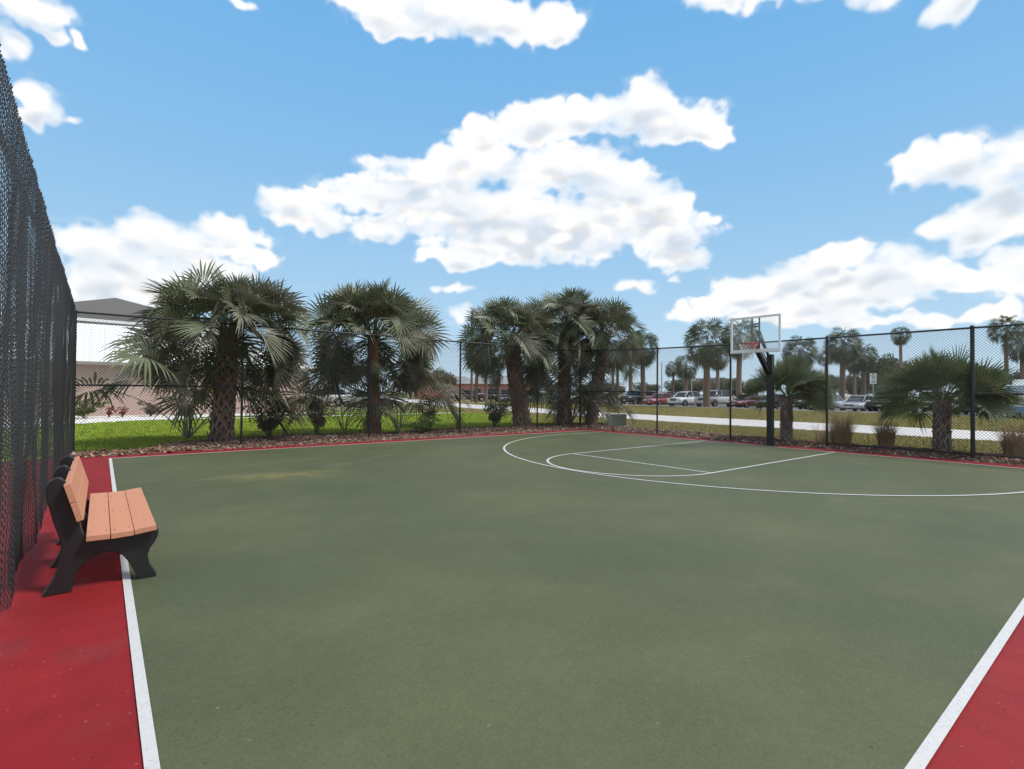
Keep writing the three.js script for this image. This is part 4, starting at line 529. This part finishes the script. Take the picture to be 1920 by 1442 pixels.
// ------------------------------------------------------------------ small things
{ const c = thing('utility_cabinet', 'low green grey utility cabinet on a pale pad beside the fence corner', 'utility cabinet', [3.05, -.05, -7.95], -.62); const m = std(L(.23, .27, .20), .6); part('pad', box(1.0, .09, .8, 0, .045, 0), std(L(.5, .49, .46), .9), c); part('body', box(.80, .46, .55, 0, .32, 0, .015), m, c); part('lid', box(.84, .05, .60, 0, .565, 0, .015), m, c); for (let i = 0; i < 9; i++) part('rib', box(.035, .40, .02, -.34 + i * .085, .32, .28), m, c); }
{ const f = thing('marker_flag', 'small orange marker flag on a wire in the grass', 'flag', [3.75, -.05, -5.3], 0); part('wire', rod(V(0, 0, 0), V(.01, .36, 0), .003, 4), std(L(.3, .3, .3), .5), f); const g = new THREE.PlaneGeometry(.16, .13, 6, 2), p = g.attributes.position; for (let i = 0; i < p.count; i++) p.setZ(i, .018 * Math.sin(p.getX(i) * 26)); g.computeVertexNormals(); g.rotateY(.6); g.translate(.07, .31, -.04); part('flag', g, std(L(.75, .10, .015), .7, { side: 2 }), f); }
{ // road sign: white plate with black marks
  const s = thing('road_sign', 'white road sign with black curved mark on a pale post', 'sign', [38.9, -.05, -9.0], -.98); const cv = document.createElement('canvas'); cv.width = 128; cv.height = 224; const c = cv.getContext('2d'); c.fillStyle = '#e9e9ea'; c.fillRect(0, 0, 128, 224); c.strokeStyle = '#111'; c.lineWidth = 13; c.beginPath(); c.arc(66, 52, 30, Math.PI * .85, Math.PI * 2.25); c.stroke(); c.beginPath(); c.moveTo(36, 78); c.lineTo(92, 84); c.stroke(); c.beginPath(); c.moveTo(78, 100); c.lineTo(52, 138); c.stroke(); c.beginPath(); c.moveTo(28, 160); c.lineTo(62, 196); c.lineTo(100, 158); c.stroke();
  const tx = new THREE.CanvasTexture(cv); tx.colorSpace = THREE.SRGBColorSpace;
  part('post', box(.07, 3.0, .05, 0, 1.5, -.04), std(L(.6, .61, .63), .5, { metalness: .3 }), s); part('plate', box(.62, 1.1, .015, 0, 3.4, 0), std(L(.78, .78, .79), .5), s); const fpl = new THREE.PlaneGeometry(.60, 1.06); fpl.translate(0, 3.4, .0115); part('plate_face', fpl, std(0xffffff, .5, { map: tx }), s); s.scale.setScalar(.86); }
for (const [x, z, w] of [[36.2, -6.3, 'beside the black pickup'], [34.2, -4.6, 'in front of the wide green palm']]) { const b = thing('bollard', `short pale bollard with round top ${w}`, 'bollard', [x, -.05, z], 0, 'bollards at the lot edge'); part('shaft', new THREE.CylinderGeometry(.08, .09, .9, 12).translate(0, .45, 0), std(L(.42, .42, .42), .7), b); part('cap', new THREE.SphereGeometry(.11, 14, 10).translate(0, .95, 0), std(L(.75, .75, .74), .6), b); }
{ const R = rngOf(41); [[35.6, -7.4, 'terracotta'], [35.2, -6.9, 'terracotta'], [34.7, -5.9, 'white'], [34.2, -5.3, 'white'], [33.6, -4.0, 'white'], [34.9, -6.4, 'terracotta']].forEach(([x, z, k], i) => { const g = new THREE.IcosahedronGeometry(.22, 2), p = g.attributes.position; for (let j = 0; j < p.count; j++) { const v = V(p.getX(j), p.getY(j), p.getZ(j)), q = 1 + .28 * n3(v.x * 5 + i, v.y * 5, v.z * 5); p.setXYZ(j, v.x * q * 1.2, v.y * q * .7, v.z * q); } const m = single('edging_rock', mergeVertices(g), std(k === 'white' ? L(.68, .67, .64) : L(.42, .2, .12), .9), ['terracotta rock nearest the white road sign post', 'terracotta rock second from the road sign post', 'white rock just past the third terracotta rock', 'white rock between the two bollards', 'white rock past both bollards, before the black saloon', 'terracotta rock touching the white rock by the bollards'][i], 'rock', 'edging rocks by the bollards'); m.geometry.computeVertexNormals(); m.position.set(x, .04, z); m.rotation.y = R() * 6; }); }
{ // white trailer with blue bands
  const t = thing('utility_trailer', 'long white trailer with blue bands at the picture edge beyond the grass', 'trailer', [32.2, -.05, 1.9], .80); const wh = std(L(.74, .75, .77), .4), bl = std(L(.16, .32, .50), .4); part('body', box(8.5, 1.75, 2.3, 0, 1.35, 0, .08), wh, t); part('lower_band', box(8.52, .42, 2.34, 0, .62, 0, .02), bl, t); for (let i = 0; i < 3; i++) part('upper_band', box(8.52, .07, 2.34, 0, 1.78 + i * .16, 0), bl, t); for (let i = 0; i < 3; i++) { const w = part('window', box(.9, .5, .03, -2.6 + i * 2.4, 1.45, 1.16), glassM, t); part('window_frame', merge([box(1.0, .06, .05, -2.6 + i * 2.4, 1.73, 1.17), box(1.0, .06, .05, -2.6 + i * 2.4, 1.17, 1.17)]), wh, w); } for (const s of [-1, 1]) for (const x of [-.5, .5]) { const w = part('wheel', wheelGeos[0], tyreM, t); w.position.set(x, .33, s * 1.02); part('wheel_rim', wheelGeos[1], rimM, w); } part('hitch', bar(V(-4.2, .5, 0), V(-5.4, .45, 0), .1, .1), trimM, t); }
{ const s = thing('notice_sign', 'grey post with square box and round notice before the trailer', 'sign', [33.6, -.05, .95], -1.0); part('post', box(.12, 2.3, .12, 0, 1.15, 0), std(L(.30, .31, .33), .7), s); part('post_box', box(.55, .5, .3, 0, 2.35, 0, .03), std(L(.72, .73, .74), .6), s); part('board', box(.8, .7, .04, .75, 1.85, .0), std(L(.62, .66, .72), .6), s); part('emblem', new THREE.CylinderGeometry(.17, .17, .02, 20).rotateX(Math.PI / 2).translate(.75, 1.88, .03), std(L(.03, .03, .035), .6), s); part('crossbar', box(.5, .06, .06, .35, 1.85, -.03), std(L(.3, .31, .33), .7), s); }
function lampPost(label, x, z, h, r = .09) { const p = thing('lamp_post', label, 'lamp post', [x, -.05, z], .5, 'poles beyond the parking lot'); const m = std(L(.42, .43, .45), .6); part('pole', rod(V(0, 0, 0), V(0, h, 0), r, 10, r * .7), m, p); part('lamp_head', box(.7, .14, .3, .1, h, 0, .04), m, p); part('base', new THREE.CylinderGeometry(r * 2, r * 2.2, .6, 12).translate(0, .3, 0), std(L(.5, .49, .47), .9), p); }
lampPost('grey lamp post alone against the sky above the red saloon', 65.9, -50.3, 7.0, .11); lampPost('dark lamp post left of the palm behind the backboard', 61.6, -34.6, 6.8, .12); lampPost('thin lamp post far off over the white crossover', 83.6, -55.4, 6.6, .1);
{ const p = thing('utility_pole', 'wooden utility pole rising behind the palms above the rail', 'utility pole', [27.4, -.05, -55.4], .4); const m = std(L(.16, .125, .10), .9); part('pole', rod(V(0, 0, 0), V(0, 13.2, 0), .19, 10, .14), m, p); part('crossarm', box(2.4, .12, .1, 0, 11.6, .16), m, p); for (const x of [-1.05, -.4, .4, 1.05]) part('insulator', new THREE.CylinderGeometry(.04, .055, .16, 8).translate(x, 11.75, .16), std(L(.4, .4, .4), .4), p); }
//@@NEXT
renderer.render(scene, camera);
